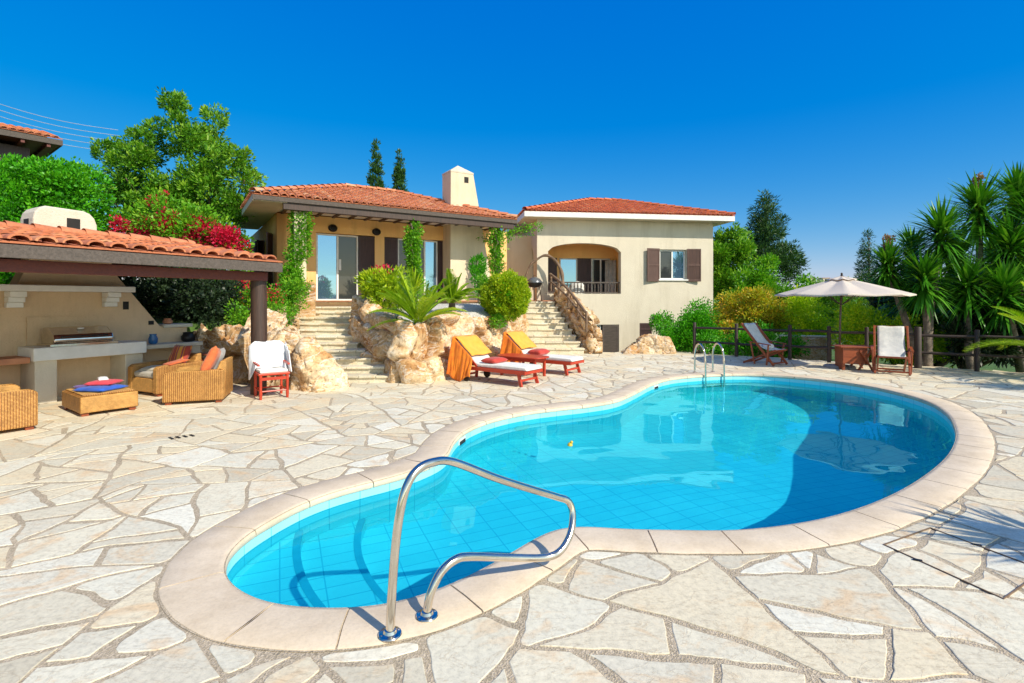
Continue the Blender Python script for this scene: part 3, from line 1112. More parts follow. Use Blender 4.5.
# water: one sheet with faint ripples
WZ = -.13
pts = [(p.x, p.y) for p in (OUT[i] + NRM[i] * .012 for i in range(NO))]
wb = len(pts); st = .09
for j in range(int((y1 - y0) / st)):
    for i in range(int((x1 - x0) / st)):
        x = x0 + i * st + (.5 if j % 2 else 0) * st; y = y0 + j * st
        if inside(x, y) and np.min((OA[:, 0] - x) ** 2 + (OA[:, 1] - y) ** 2) > (.05) ** 2: pts.append((x, y))
res = geometry.delaunay_2d_cdt([Vector(p) for p in pts], [(i, (i + 1) % wb) for i in range(wb)], [], 1, 1e-5)


def wave(x, y):
    return .0030 * noise.noise((x * 1.4, y * 1.7, 0)) + .0016 * noise.noise((x * 3.2 + 5, y * 3.6, 2)) + .0006 * noise.noise((x * 7, y * 8, 5))


wv = np.array([(p.x, p.y, WZ + wave(p.x, p.y)) for p in res[0]]); wf = []
for f in res[2]:
    a, b, c = (res[0][i] for i in f)
    wf.append(tuple(f) if (b - a).cross(c - a) > 0 else tuple(f)[::-1])
me = bpy.data.meshes.new('water'); me.from_pydata([tuple(v) for v in wv], [], wf)
me.polygons.foreach_set('use_smooth', [True] * len(me.polygons))
wo = bpy.data.objects.new('water', me); COL.objects.link(wo); me.materials.append(WATER)
wo.cycles.is_caustics_caster = True
tag(wo, kind='structure')

# ------------------------------------------------------------------ terrain
GARD = [(-4.45, 10.5), (-5.6, 11.0), (-7.35, 11.75), (-9.3, 8.6), (-16, -1.6), (-90, -1.6), (-90, 90), (-7, 90), (-7, 17.5), (-6.3, 15.3), (-5.9, 13.6), (-5.5, 12.3)]


def seg_dist(p, poly):
    best = 1e9
    for i in range(len(poly) - (1 if poly is globals().get('EDGE_L') else 0)):
        a = Vector(poly[i]); b = Vector(poly[(i + 1) % len(poly)]); q = Vector(p); ab = b - a
        t = max(0, min(1, (q - a).dot(ab) / ab.length_squared)); best = min(best, (q - a - ab * t).length)
    return best


def hgt(x, y):
    if pin((x, y), GARD):
        d = seg_dist((x, y), GARD[:6])
        return 1.12 + .16 * min(d, 8) + .05 * fnoise((x, y, 0), .6) + (.02 * max(0, d - 8))
    if x < -4 and y < 90 and y > 17: return 1.2
    if y > 20 and x < 12: return -1.6 + .0 * x
    d = math.hypot(x - 6, y - 14)
    z = -.35 - .045 * max(0, d - 3) + .12 * fnoise((x, y, 3), .3)
    if x < 9 and y > 16.5: z = min(z, -1.4)
    r = math.hypot(x, y)
    if r > 60: z = -4.5 + 22 * max(0, min(1, (r - 260) / 500)) * (0.6 + .4 * fnoise((x, y, 0), .004, 3)) * (1 if x > 0 else .3)
    return max(z, -5) if r <= 60 else z


def axis(c0, c1, st, far):
    a = list(np.arange(c0, c1, st)); s = st
    while a[-1] < far: s *= 1.22; a.append(a[-1] + s)
    s = st
    while a[0] > -far: s *= 1.22; a.insert(0, a[0] - s)
    return a


ax_, ay_ = axis(-18, 20, .6, 3000), axis(-6, 26, .6, 3000)
mb = MB(); W_ = len(ax_)
mb.v = [(x, y, hgt(x, y)) for y in ay_ for x in ax_]
PIN2 = [(-14.4, -4.5), (18.5, -4.5), (18.5, 7.8), (12.3, 12.0), (5.8, 16.6), (-4.4, 16.6), (-7.0, 11.4), (-8.8, 8.6), (-14.6, .6)]
for j in range(len(ay_) - 1):
    for i in range(W_ - 1):
        q = [(ax_[i], ay_[j]), (ax_[i + 1], ay_[j]), (ax_[i + 1], ay_[j + 1]), (ax_[i], ay_[j + 1])]
        if all(pin(t, PIN2) for t in q): continue
        if any(pin(t, PIN2) for t in q): 
            pass
        mb.f.append((j * W_ + i, j * W_ + i + 1, (j + 1) * W_ + i + 1, (j + 1) * W_ + i)); mb.t.append(0)
# push the rim vertices that still lie under the paving out of sight
mb.v = [(x, y, min(z, -.5) if pin((x, y), PIN2) else z) for x, y, z in mb.v]
tag(mb.build('ground', SOIL, smooth=180, fix=False), kind='structure')

# upper terrace slab, paved, with terracotta edge
TZ = 1.70
TERR = [(-6.6, 15.45), (-4.0, 15.45), (-3.0, 16.8), (-.6, 18.6), (.45, 19.95), (1.7, 19.95), (1.45, 21.0), (.9, 24), (-11, 24), (-9.5, 15.2)]
mb = MB(); mb.prism([(x, y, -1.5) for x, y in TERR], (0, 0, TZ + 1.5))
tag(mb.build('terrace', WALLT), kind='structure')
mb = MB()
for a, b in zip(TERR[:6], TERR[1:6]):
    a = Vector((*a, TZ + .018)); b = Vector((*b, TZ + .018)); mb.bar(a, b, .30, .035)
mb.prism([(x, y, TZ) for x, y in TERR], (0, 0, .012))
tag(mb.build('terrace_paving', FLAT_TERRA), kind='structure')

# gravel bed between the two staircases
EDGE = [(-4.05, 15.1), (-4.3, 13.9), (-4.02, 12.9), (-3.45, 12.2), (-2.95, 11.6), (-2.42, 10.95), (-1.95, 11.0), (-1.35, 12.0), (-.55, 13.5), (.15, 15.1), (.42, 16.6), (.48, 18.2), (.42, 19.8)]


def bed_z(x, y):
    return 1.10 + .52 * min(1, max(0, (y - 11.2) / 4.5)) - .12 * max(0, 1 - (seg_dist((x, y), EDGE_L) - .3) / .3) + .03 * fnoise((x, y, 0), 1.2)


EDGE_L = EDGE
_ei = []
for _k, _q in enumerate(EDGE):
    _d = (Vector(EDGE[min(_k + 1, len(EDGE) - 1)]) - Vector(EDGE[max(_k - 1, 0)])).normalized(); _ei.append((_q[0] - _d.y * .30, _q[1] + _d.x * .30))
BED = _ei + [(-1.0, 20.0), (-3.6, 17)]
ptsb = [Vector(p) for p in BED]; nb = len(ptsb)
for j in range(45):
    for i in range(26):
        p = (-4.6 + i * .2, 10.9 + j * .2)
        if pin(p, BED) and seg_dist(p, BED) > .08: ptsb.append(Vector(p))
rs = geometry.delaunay_2d_cdt(ptsb, [(i, (i + 1) % nb) for i in range(nb)], [], 1, 1e-5)
mb = MB(); mb.add([(p.x, p.y, bed_z(p.x, p.y)) for p in rs[0]], [f if (rs[0][f[1]] - rs[0][f[0]]).cross(rs[0][f[2]] - rs[0][f[0]]) > 0 else f[::-1] for f in rs[2]])
tag(mb.build('gravel_bed', GRAVEL, smooth=180, fix=False), kind='structure')


# ------------------------------------------------------------------ rocks
def rock_wall(name, label, path, tops, base, cat='rock wall', amp=.12, cell=1.5, depth=.45, seed=0, jag=.12, st=.05):
    """a craggy masonry wall following a ground path; outward is to the right of the path"""
    P = resample([(*p, 0) for p in catmull([(*q, 0) for q in path], 6)], st, closed=False) if len(path) > 2 else resample([(*path[0], 0), (*path[1], 0)], st, closed=False)
    n = len(P)
    L = [0.0]
    for a, b in zip(path, path[1:]): L.append(L[-1] + (Vector(b) - Vector(a)).length)
    tot = L[-1]
    def interp(arr, s):
        s *= tot
        for k in range(len(L) - 1):
            if s <= L[k + 1] + 1e-6:
                t = (s - L[k]) / (L[k + 1] - L[k]); return arr[k] * (1 - t) + arr[k + 1] * t
        return arr[-1]
    t = thing(name, label, cat, (P[0].x, P[0].y, 0))
    verts = []; tints = []
    hs = max(tops)
    nv = int(hs / st) + 1; nt_ = max(3, int(depth / st))
    cols = nv + nt_ + 3
    for i, p in enumerate(P):
        d = (P[min(i + 1, n - 1)] - P[max(i - 1, 0)]).normalized(); nr = Vector((d.y, -d.x))
        zt = interp(tops, i / (n - 1)); zb = interp(base, i / (n - 1))
        zt += jag * fnoise((p.x, p.y, seed), 1.7, 3)
        endt = min(i, n - 1 - i) * st
        for k in range(cols):
            if k <= nv:
                f = k / nv; q = Vector((p.x, p.y, zb + (zt - zb) * f)); nn = Vector((nr.x, nr.y, .25 + .6 * f ** 4)).normalized()
                q -= Vector((nr.x, nr.y, 0)) * .16 * f ** 1.5
            else:
                f = (k - nv) / (nt_ + 2); q = Vector((p.x, p.y, zt)) - Vector((nr.x, nr.y, 0)) * (.16 + depth * f); nn = Vector((nr.x * .2, nr.y * .2, 1)).normalized()
                q.z -= .25 * max(0, f - .6)
            w = q + Vector((seed * 3.1, 0, 0))
            e, c = cellinfo(w + Vector((fnoise(w, 1.3, 2), fnoise(w + Vector((5, 5, 5)), 1.3, 2), 0)) * .25, cell)
            lump = min(e, .35) / .35; fct = max(-.14, min(.14, CELL[0] * .45))
            rg = 1 - abs(fnoise(w, 3.1, 5)) * 2.2
            disp = amp * (lump ** .25 - .85) * .7 + amp * .7 * fnoise(w, 1.3, 7) - amp * .35 * max(0, rg) ** 2 + amp * .45 * (c - .5)
            disp += fct - amp * .5 * math.exp(-(e / .05) ** 2)
            if endt < .2: disp -= (1 - endt / .2) * .1
            verts.append(q + nn * disp); tints.append(c * (.55 + .45 * lump))
    mb = MB(); mb.v = [tuple(v) for v in verts]
    for i in range(n - 1):
        for k in range(cols - 1):
            a = i * cols + k
            mb.f.append((a, a + cols, a + cols + 1, a + 1)); mb.t.append(tints[a])
    for i, flip in ((0, False), (n - 1, True)):
        ring = [i * cols + k for k in range(cols)]
        c = len(mb.v); pp = P[i]
        d = (P[min(i + 1, n - 1)] - P[max(i - 1, 0)]).normalized(); nr = Vector((d.y, -d.x))
        mb.v.append((pp.x - nr.x * depth * .8, pp.y - nr.y * depth * .8, interp(base, i / (n - 1))))
        for k in range(cols - 1):
            mb.f.append((ring[k], ring[k + 1], c) if not flip else (ring[k + 1], ring[k], c)); mb.t.append(tints[ring[k]])
    mb.build('stonework', ROCK, t, smooth=35, attr=True)
    return t


def boulder(name, label, c, s, seed, sub=6, rough=.34, cat='boulder', mat=None):
    t = thing(name, label, cat, (c[0], c[1], c[2] - s[2] * .5))
    bm = bmesh.new(); bmesh.ops.create_icosphere(bm, subdivisions=sub, radius=1)
    C_ = Vector(c)
    for v in bm.verts:
        d = v.co.normalized()
        q = d * 1.0 + Vector((seed * 3.7, seed, 0))
        e, cc = cellinfo(q, .9)
        rg = max(0, 1 - abs(fnoise(q, 1.6, 5)) * 3.0)
        k = 1 - .10 * rg ** 2 + rough * .7 * fnoise(q, .9, 3) + rough * .42 * fnoise(q, 2.4, 7) + .16 * (min(e, .5) / .5 - .5)
        # flatten towards a block
        b = max(abs(d.x), abs(d.y), abs(d.z)); k *= (1 / b) ** .35 * .88
        v.co = C_ + Vector((d.x * s[0], d.y * s[1], d.z * s[2])) * k
    me = bpy.data.meshes.new('stone'); M = ROOT[t.name]
    for v in bm.verts: v.co = M @ v.co
    bm.to_mesh(me); bm.free()
    a = me.attributes.new('tint', 'FLOAT', 'FACE'); a.data.foreach_set('value', [.5 + .3 * math.sin(seed)] * len(me.polygons))
    me.polygons.foreach_set('use_smooth', [True] * len(me.polygons)); me.set_sharp_from_angle(angle=math.radians(32))
    o = bpy.data.objects.new('stone', me); COL.objects.link(o); o.parent = t; me.materials.append(mat or ROCK)
    return t


def crag(name, label, pts, seed):
    """an angular rock: convex hull of the given points, then roughened"""
    base = pts[0]; t = thing(name, label, 'boulder', (base[0], base[1], 0)); M = ROOT[t.name]
    bm = bmesh.new()
    for p in pts: bm.verts.new(p)
    r = bmesh.ops.convex_hull(bm, input=bm.verts[:]); bmesh.ops.delete(bm, geom=list({g for g in r['geom_interior'] + r['geom_unused'] if isinstance(g, bmesh.types.BMVert)}), context='VERTS')
    bmesh.ops.triangulate(bm, faces=bm.faces[:])
    bmesh.ops.bevel(bm, geom=bm.edges[:] + bm.verts[:], offset=.035, segments=1, affect='EDGES'); bmesh.ops.triangulate(bm, faces=bm.faces[:])
    for _ in range(7):
        ed = [e for e in bm.edges if e.calc_length() > .045]
        if not ed: break
        bmesh.ops.subdivide_edges(bm, edges=ed, cuts=1); bmesh.ops.triangulate(bm, faces=[f for f in bm.faces if len(f.verts) > 3])
    bm.normal_update()
    mv = []
    for v in bm.verts:
        q = v.co + Vector((seed * 5, 0, 0)); rg = max(0, 1 - abs(fnoise(q, 2.6, 5)) * 3)
        mv.append(v.co + v.normal * (.10 * fnoise(q, 1.6, 7) - .045 * rg ** 2))
    for v, c in zip(bm.verts, mv): v.co = M @ c
    me = bpy.data.meshes.new('stone'); bm.to_mesh(me); bm.free()
    a = me.attributes.new('tint', 'FLOAT', 'FACE'); a.data.foreach_set('value', [.5 + .3 * math.sin(seed)] * len(me.polygons))
    me.polygons.foreach_set('use_smooth', [True] * len(me.polygons)); me.set_sharp_from_angle(angle=math.radians(35))
    o = bpy.data.objects.new('stone', me); COL.objects.link(o); o.parent = t; me.materials.append(ROCK)
    return t


rock_wall('rock_retaining_wall', 'craggy tan rock wall holding up the gravel bed behind the red loungers', EDGE, [1.80, 1.76, 1.52, 1.38, 1.31, 1.22, 1.24, 1.33, 1.36, 1.40, 1.50, 1.70, 1.85], [-.05] * 13, seed=1, amp=.14, depth=.6, st=.042, cell=1.05)
rock_wall('rock_retaining_wall', 'shaded brown rock wall behind the wicker armchairs beside the dark post', [(-7.6, 11.5), (-6.3, 11.15), (-5.2, 10.75), (-4.65, 10.45), (-4.35, 10.9)], [1.1, 1.15, 1.15, 1.05, 1.0], [-.05] * 5, seed=5, amp=.14)
rock_wall('rock_retaining_wall', 'pale rock edging climbing the left side of the patio stairs', [(-4.6, 10.75), (-4.95, 11.7), (-5.3, 12.6), (-5.75, 13.6), (-6.1, 14.8), (-6.3, 15.6)], [1.05, 1.25, 1.45, 1.6, 1.75, 1.85], [-.05] * 6, seed=9, depth=.8, amp=.18)
crag('boulder', 'big peaked orange and cream boulder at the foot of the left stairs', [(-4.35, 10.1, -.05), (-4.3, 10.6, -.05), (-3.25, 10.1, -.05), (-3.35, 10.6, -.05), (-3.7, 9.85, -.05), (-4.28, 10.15, .62), (-4.1, 10.3, 1.0), (-3.9, 10.35, .98), (-4.05, 10.0, .8), (-3.45, 10.25, .55), (-3.75, 9.92, .45), (-3.3, 10.3, .28), (-4.25, 10.6, .8)], 3)
crag('boulder', 'cream boulder between the dark post and the big peaked boulder', [(-4.9, 10.5, -.05), (-4.2, 10.5, -.05), (-4.2, 11.1, -.05), (-4.9, 11.1, -.05), (-4.85, 10.6, .9), (-4.4, 10.55, 1.05), (-4.2, 10.8, .95), (-4.6, 11.1, 1.15), (-4.9, 11, 1.1)], 8)
crag('boulder', 'low wedge shaped tan boulder beside the lower shutter door', [(3.55, 16.9, -.05), (5.35, 16.9, -.05), (5.35, 17.5, -.05), (3.6, 17.5, -.05), (4.25, 16.95, .55), (5.15, 16.95, .52), (5.2, 17.4, .55), (4.3, 17.4, .6), (3.75, 17, .2)], 12)

# ------------------------------------------------------------------ stairs
def stair(name, label, specs, riser, z0=0.0):
    t = thing(name, label, 'stairs', (specs[0][0], specs[0][2], 0)); r = random.Random(len(specs))
    for k, (xl, xr, y, skew) in enumerate(specs):
        mb = MB(); zt = z0 + riser * (k + 1)
        ynext = specs[k + 1][2] if k + 1 < len(specs) else y + .5
        # riser masonry block and a thicker tread slab of several stones
        mb.prism([(xl, y + .04, -.3), (xr, y + .04 + skew, -.3), (xr, ynext + .3 + skew, -.3), (xl, ynext + .3, -.3)], (0, 0, zt - .045 + .3))
        x = xl - .03
        while x < xr - .02:
            w = min(r.uniform(.32, .62), xr - x + .03); yy = y + skew * (x - xl) / (xr - xl)
            if xr - (x + w) < .15: w = xr - x + .03
            j = lambda: r.uniform(-.012, .012)
            b = [(x + .006, yy + j(), zt - .05 + j() * .4), (x + w - .006, yy + j(), zt - .05), (x + w - .006, ynext + .12 + skew, zt - .05), (x + .006, ynext + .12 + skew, zt - .05)]
            mb.tint = r.random()
            zz = zt + r.uniform(-.006, .006)
            mb.hexa([Vector(p) for p in b] + [Vector((p[0], p[1], zz)) for p in b]); x += w
        mb.build('stair_step', STEP, t, attr=True, bevel=.012)
    return t


STEP = stone_mat(); STEP.name = 'stair_stone'
right = [-2.6, -2.95, -3.35, -3.6, -3.9, -4.1, -4.25, -4.4, -4.42, -4.35, -4.15, -4.05]
left = [-4.1, -4.3, -4.5, -4.8, -5.1, -5.3, -5.5, -5.65, -5.8, -5.95, -6.1, -6.25]
stair('stone_stairs', 'pale stone stairs climbing from the patio to the glass terrace door', [(left[k], right[k] + .12, 11.0 + .4 * k, .05) for k in range(12)], .1417)
stair('stone_stairs', 'narrow stone stairs between the clipped round bush and the log handrail', [(.38, 2.32 - .09 * k, 16.75 + .355 * k, 0.0) for k in range(9)], .188)
rock_wall('rock_parapet', 'steep rock parapet carrying the log handrail beside the narrow stairs', [(1.5, 20.1), (1.72, 19.2), (2.02, 18.3), (2.3, 17.4), (2.5, 16.85), (2.95, 16.8)], [2.25, 2.1, 1.8, 1.4, 1.05, .85], [-.05] * 6, seed=14, depth=.35, amp=.12, cell=2.4)
# ------------------------------------------------------------------ building helpers
class Frame:
    """o = origin on the outer face, u = along, n = outward (towards the pool)"""

    def __init__(s, o, u):
        s.o = Vector((o[0], o[1], 0)); u = Vector((u[0], u[1], 0)).normalized(); s.u = u; s.n = Vector((u.y, -u.x, 0))
        s.rz = math.atan2(u.y, u.x)

    def p(s, a, d, z): return s.o + s.u * a + s.n * d + Vector((0, 0, z))

    def box(s, mb, a0, a1, d0, d1, z0, z1):
        mb.hexa([s.p(a0, d1, z0), s.p(a1, d1, z0), s.p(a1, d0, z0), s.p(a0, d0, z0), s.p(a0, d1, z1), s.p(a1, d1, z1), s.p(a1, d0, z1), s.p(a0, d0, z1)])


def wall(mb, fr, L0, L1, z0, z1, th, ops=(), d=0.0):
    cuts = sorted({L0, L1} | {o[0] for o in ops} | {o[1] for o in ops})
    for a, b in zip(cuts, cuts[1:]):
        m = (a + b) / 2
        iv = sorted((o[2], o[3]) for o in ops if o[0] <= m <= o[1]); z = z0
        for lo, hi in iv:
            if lo > z: fr.box(mb, a, b, d - th, d, z, lo)
            z = hi
        if z < z1: fr.box(mb, a, b, d - th, d, z, z1)
    for o in ops:
        if len(o) > 4:
            N = 18
            for k in range(N):
                a = o[0] + (o[1] - o[0]) * k / N; b = o[0] + (o[1] - o[0]) * (k + 1) / N
                def az(s):
                    t = (s - o[0]) / (o[1] - o[0]) * 2 - 1; return o[3] - o[4] * (1 - math.sqrt(max(0, 1 - t * t)))
                mb.hexa([fr.p(a, d, az(a)), fr.p(b, d, az(b)), fr.p(b, d - th, az(b)), fr.p(a, d - th, az(a)), fr.p(a, d, o[3] + .001), fr.p(b, d, o[3] + .001), fr.p(b, d - th, o[3] + .001), fr.p(a, d - th, o[3] + .001)])


def tile_plane(mb, O, U, Vd, poly, w=.22, row=.36, h=.055, seed=0, seg=6):
    """barrel tiles on the plane O + a*U + b*Vd inside the convex polygon (a,b)"""
    r = random.Random(seed); N = U.cross(Vd).normalized()
    if N.z < 0: N = -N
    a0 = min(p[0] for p in poly); a1 = max(p[0] for p in poly)
    n = int((a1 - a0) / w)
    off = ((a1 - a0) - n * w) / 2
    for i in range(n):
        a = a0 + off + (i + .5) * w
        ys = []
        for k in range(len(poly)):
            p, q = poly[k], poly[(k + 1) % len(poly)]
            if (p[0] - a) * (q[0] - a) <= 0 and abs(p[0] - q[0]) > 1e-6: ys.append(p[1] + (q[1] - p[1]) * (a - p[0]) / (q[0] - p[0]))
        if len(ys) < 2: continue
        lo, hi = min(ys), max(ys)
        b = lo - .03
        while b < hi - .03:
            e = min(b + row + .05, hi + .02)
            mb.tint = min(1, max(0, r.gauss(.45, .24)))
            ja = r.uniform(-.008, .008); jr = r.uniform(.94, 1.05)
            vs = []
            for q, (bb, lift, k) in enumerate(((b, .035, 1.0), (e, .006, .84))):
                for s in range(seg + 1):
                    t = math.pi * s / seg
                    vs.append(O + U * (a + ja - math.cos(t) * w * .43 * k * jr) + Vd * bb + N * (math.sin(t) * h * k + lift))
            for s in range(seg + 1):   # thickness at the lower mouth
                t = math.pi * s / seg
                vs.append(O + U * (a + ja - math.cos(t) * w * .34) + Vd * b + N * (math.sin(t) * h * .72 + .03))
            m = seg + 1
            fs = [(s, s + 1, m + s + 1, m + s) for s in range(seg)] + [(s, s + 1, 2 * m + s + 1, 2 * m + s)[::-1] for s in range(seg)]
            mb.add(vs, fs); b += row


def pan_sheet(mb, O, U, Vd, poly):
    N = U.cross(Vd).normalized()
    if N.z < 0: N = -N
    mb.tint = .15
    mb.prism([O + U * a + Vd * b - N * .02 for a, b in poly], N * .025)


def ridge_caps(mb, A, B, seed=0, r_=.11):
    r = random.Random(seed); A = Vector(A); B = Vector(B); L = (B - A).length; d = (B - A) / L
    s = d.cross(Vector((0, 0, 1))).normalized(); up = s.cross(d).normalized(); x = 0
    while x < L:
        e = min(x + .40, L + .04); mb.tint = min(1, max(0, r.gauss(.5, .2))); vs = []
        for b, k, l in ((x, 1.0, .03), (e, .84, .008)):
            for q in range(8):
                t = math.pi * q / 7; vs.append(A + d * b + s * math.cos(t) * r_ * k + up * (math.sin(t) * r_ * .8 * k + l - .01))
        mb.add(vs, [(q, q + 1, 8 + q + 1, 8 + q) for q in range(7)]); x += .36


def hip_roof(fr, a0, a1, d0, d1, z, rise, run, mat, parent, name='roof', w=.22, seed=0):
    """hip roof, d1 is the front eave (towards the pool), d0 the rear"""
    mb = MB()
    D = d1 - d0; run = min(run, D / 2)
    sl = math.hypot(run, rise)
    c = [fr.p(a0, d1, z), fr.p(a1, d1, z), fr.p(a1, d0, z), fr.p(a0, d0, z)]
    r1 = fr.p(a0 + run, d1 - run, z + rise); r2 = fr.p(a1 - run, d1 - run, z + rise); 
    r3 = fr.p(a1 - run, d0 + run, z + rise); r4 = fr.p(a0 + run, d0 + run, z + rise)
    Lf = a1 - a0
    def plane(O, U, In, L):
        Vd = (In * run + Vector((0, 0, rise))).normalized()
        poly = [(0, 0), (L, 0), (L - run, sl), (run, sl)]
        pan_sheet(mb, O, U, Vd, poly); tile_plane(mb, O, U, Vd, poly, w=w, seed=seed)
    plane(c[0], fr.u, -fr.n, Lf); plane(c[1], -fr.n, -fr.u, D); plane(c[2], -fr.u, fr.n, Lf); plane(c[3], fr.n, fr.u, D)
    if D > 2 * run + .1: mb.prism([r1, r2, r3, r4], (0, 0, .01))
    for A, B in ((c[0], r1), (c[1], r2), (c[2], r3), (c[3], r4), (r1, r2), (r3, r4)):
        if (A - B).length > .1: ridge_caps(mb, A + Vector((0, 0, .05)), B + Vector((0, 0, .05)), seed)
    return mb.build(name, mat, parent, attr=True, fix=False, smooth=50)


def window(fr, parent, a0, a1, z0, z1, d, panes=2, frame=WHITE, glass=PANE, name='window', sill=False, curtain=None):
    mb = MB(); t = .05
    fr.box(mb, a0, a0 + t, d - .05, d + .015, z0, z1); fr.box(mb, a1 - t, a1, d - .05, d + .015, z0, z1)
    fr.box(mb, a0 + t, a1 - t, d - .05, d + .015, z1 - t, z1); fr.box(mb, a0 + t, a1 - t, d - .05, d + .015, z0, z0 + t)
    w = (a1 - a0) / panes
    for k in range(1, panes): fr.box(mb, a0 + w * k - t * .6, a0 + w * k + t * .6, d - .04, d + .02, z0 + t, z1 - t)
    win = mb.build(name, frame, parent, bevel=.004)
    for k in range(panes):
        mb = MB(); dd = d - .012 - .02 * (k % 2)
        fr.box(mb, a0 + w * k + t * .5, a0 + w * (k + 1) - t * .5, dd - .012, dd, z0 + t - .01, z1 - t + .01)
        g = glass if not isinstance(glass, (list, tuple)) else glass[k]
        mb.build('pane', g, win)
    if sill:
        mb = MB(); fr.box(mb, a0 - .08, a1 + .08, d - .03, d + .16, z0 - .06, z0 - .002); mb.build('sill', WHITE, win, bevel=.006)
    return win


def shutter(fr, parent, a0, a1, z0, z1, d, mat=SHUT, angle=0.0, hinge=None, name='shutter'):
    """louvred leaf, optionally swung about its hinge side"""
    mb = MB(); w = a1 - a0; t = .05
    hp = fr.p(a0 if hinge != 'right' else a1, d, 0); sg = 1 if hinge != 'right' else -1
    du = fr.u * sg * math.cos(angle) + fr.n * math.sin(angle); dn = du.cross(Vector((0, 0, 1))) * 1.0
    def b(x0, x1, zz0, zz1, th, tilt=0):
        P = [hp + du * x + dn * y + Vector((0, 0, zz)) for zz in (zz0, zz1) for x, y in ((x0, -th), (x1, -th), (x1, th), (x0, th))]
        mb.hexa(P)
    b(0, t, z0, z1, .018); b(w - t, w, z0, z1, .018); b(t, w - t, z0, z0 + .09, .018); b(t, w - t, z1 - .07, z1, .018)
    zm = (z0 + z1) / 2; b(t, w - t, zm - .035, zm + .035, .018)
    z = z0 + .10
    while z < z1 - .1:
        if abs(z + .02 - zm) > .05:
            P = [hp + du * x + dn * y + Vector((0, 0, zz)) for (y, zz) in ((-.012, z), (.012, z + .03)) for x in (t, w - t)]
            q = [P[0], P[1], P[3], P[2]]
            mb.hexa(q + [p + Vector((0, 0, .009)) for p in q])
        z += .045
    b(t, w - t, z0 + .09, z1 - .07, .003)
    return mb.build(name, mat, parent)


# ------------------------------------------------------------------ the villa
villa = thing('villa', 'cream stucco villa with terracotta roofs, brown shutters, vine clad porch and arched balcony', 'house', (-2, 18, 0))
MF = Frame((-7.04, 15.57), (.845, .535))
ZE = 4.36
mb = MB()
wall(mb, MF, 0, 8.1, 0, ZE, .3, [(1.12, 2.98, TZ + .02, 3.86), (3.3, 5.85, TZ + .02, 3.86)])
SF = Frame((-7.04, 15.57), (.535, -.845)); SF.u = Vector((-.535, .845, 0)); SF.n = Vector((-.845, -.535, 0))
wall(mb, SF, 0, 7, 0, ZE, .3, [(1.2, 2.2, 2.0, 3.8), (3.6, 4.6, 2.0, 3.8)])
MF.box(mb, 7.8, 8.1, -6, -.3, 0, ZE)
mb.build('wall', WALL_BOUNCE, villa)
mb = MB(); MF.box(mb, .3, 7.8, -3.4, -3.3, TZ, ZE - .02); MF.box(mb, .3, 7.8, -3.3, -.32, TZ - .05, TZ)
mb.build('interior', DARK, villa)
# big sliding door, curtain behind it, dark shutters
dr = window(MF, villa, 1.14, 2.45, TZ + .03, 3.84, -.10, 2, WHITE, [PANE, PANED], name='glass_door')
mb = MB(); MF.box(mb, 1.83, 1.90, -.09, -.06, 2.7, 3.05)
mb.build('door_handle', WHITE, dr)
mb = MB()
mb.grid(lambda i, j: MF.p(2.02 + .40 * i * (1 - .0 * j) + .15 * (1 - i) * (1 - abs(j * 2 - .9)), -.21 - .03 * math.sin(i * 30) , TZ + .1 + 2.0 * j), 30, 8)
mb.build('curtain', CURT, dr, smooth=180, solid=.006)
shutter(MF, villa, 2.46, 2.98, TZ + .03, 3.84, -.06, PLUMW)
shutter(MF, villa, 3.32, 3.78, TZ + .03, 3.84, -.06, PLUMW)
dr2 = window(MF, villa, 3.79, 5.26, TZ + .03, 3.84, -.10, 3, WHITE, [PANED, PANED, PANE], name='glass_door')
mb = MB(); mb.grid(lambda i, j: MF.p(4.0 + .35 * i, -.21 - .03 * math.sin(i * 26), TZ + .1 + 2.0 * j), 26, 4)
mb.build('curtain', CURT, dr2, smooth=180, solid=.006)
shutter(MF, villa, 5.27, 5.84, TZ + .03, 3.84, -.06, PLUMW)
for a in (1.2, 3.6):
    window(SF, villa, a, a + 1, 2.0, 3.8, -.08, 2, WHITE, PANED)
    shutter(SF, villa, a - .5, a, 2.0, 3.8, .03, PLUMW, 2.7, 'left'); shutter(SF, villa, a + 1, a + 1.5, 2.0, 3.8, .03, PLUMW, 2.7, 'right')
hip_roof(MF, -.85, 7.35, -4.55, 1.9, ZE + .17, 1.10, 3.2, TERRA, villa, w=.215, seed=2)
mb = MB()
MF.box(mb, -.85, 7.35, 1.86, 1.90, ZE + .02, ZE + .14); MF.box(mb, 7.31, 7.35, -4.5, 1.86, ZE - .01, ZE + .15)
mb.build('fascia', GREYW, villa, bevel=.004)
mb = MB(); MF.box(mb, -.85, -.81, -4.5, 1.86, ZE - .01, ZE + .15)
MF.box(mb, -.80, -.002, -4.5, 1.85, ZE + .005, ZE + .04)
mb.build('soffit', WALL2, villa)
mb = MB(); MF.box(mb, .0, 7.3, .002, 1.85, ZE + .03, ZE + .06)
mb.build('porch_ceiling', WHITE, villa); mb = MB()
for k in range(15): MF.box(mb, .1 + k * .5, .18 + k * .5, .003, 1.36, ZE - .025, ZE + .028)
mb.build('porch_rafters', PLUMW, villa)
mb = MB(); MF.box(mb, -.1, 7.25, 1.70, 1.845, ZE - .17, ZE + .028)
mb.build('porch_beam', DARKW, villa, bevel=.01)
mb = MB(); MF.box(mb, .2, .52, 1.38, 1.68, TZ - .4, ZE + .02)
mb.build('column', WALL, villa, bevel=.01)
for a in (3.72, 6.75):
    c = MF.p(a, 1.54, 0); mb = MB(); mb.tube([(c.x, c.y, TZ - .6), (c.x, c.y, ZE + .02)], .11, 14); mb.build('column', DARKW, villa, smooth=40)
mb = MB(); MF.box(mb, -.15, .75, 1.1, 1.8, .8, 2.25)
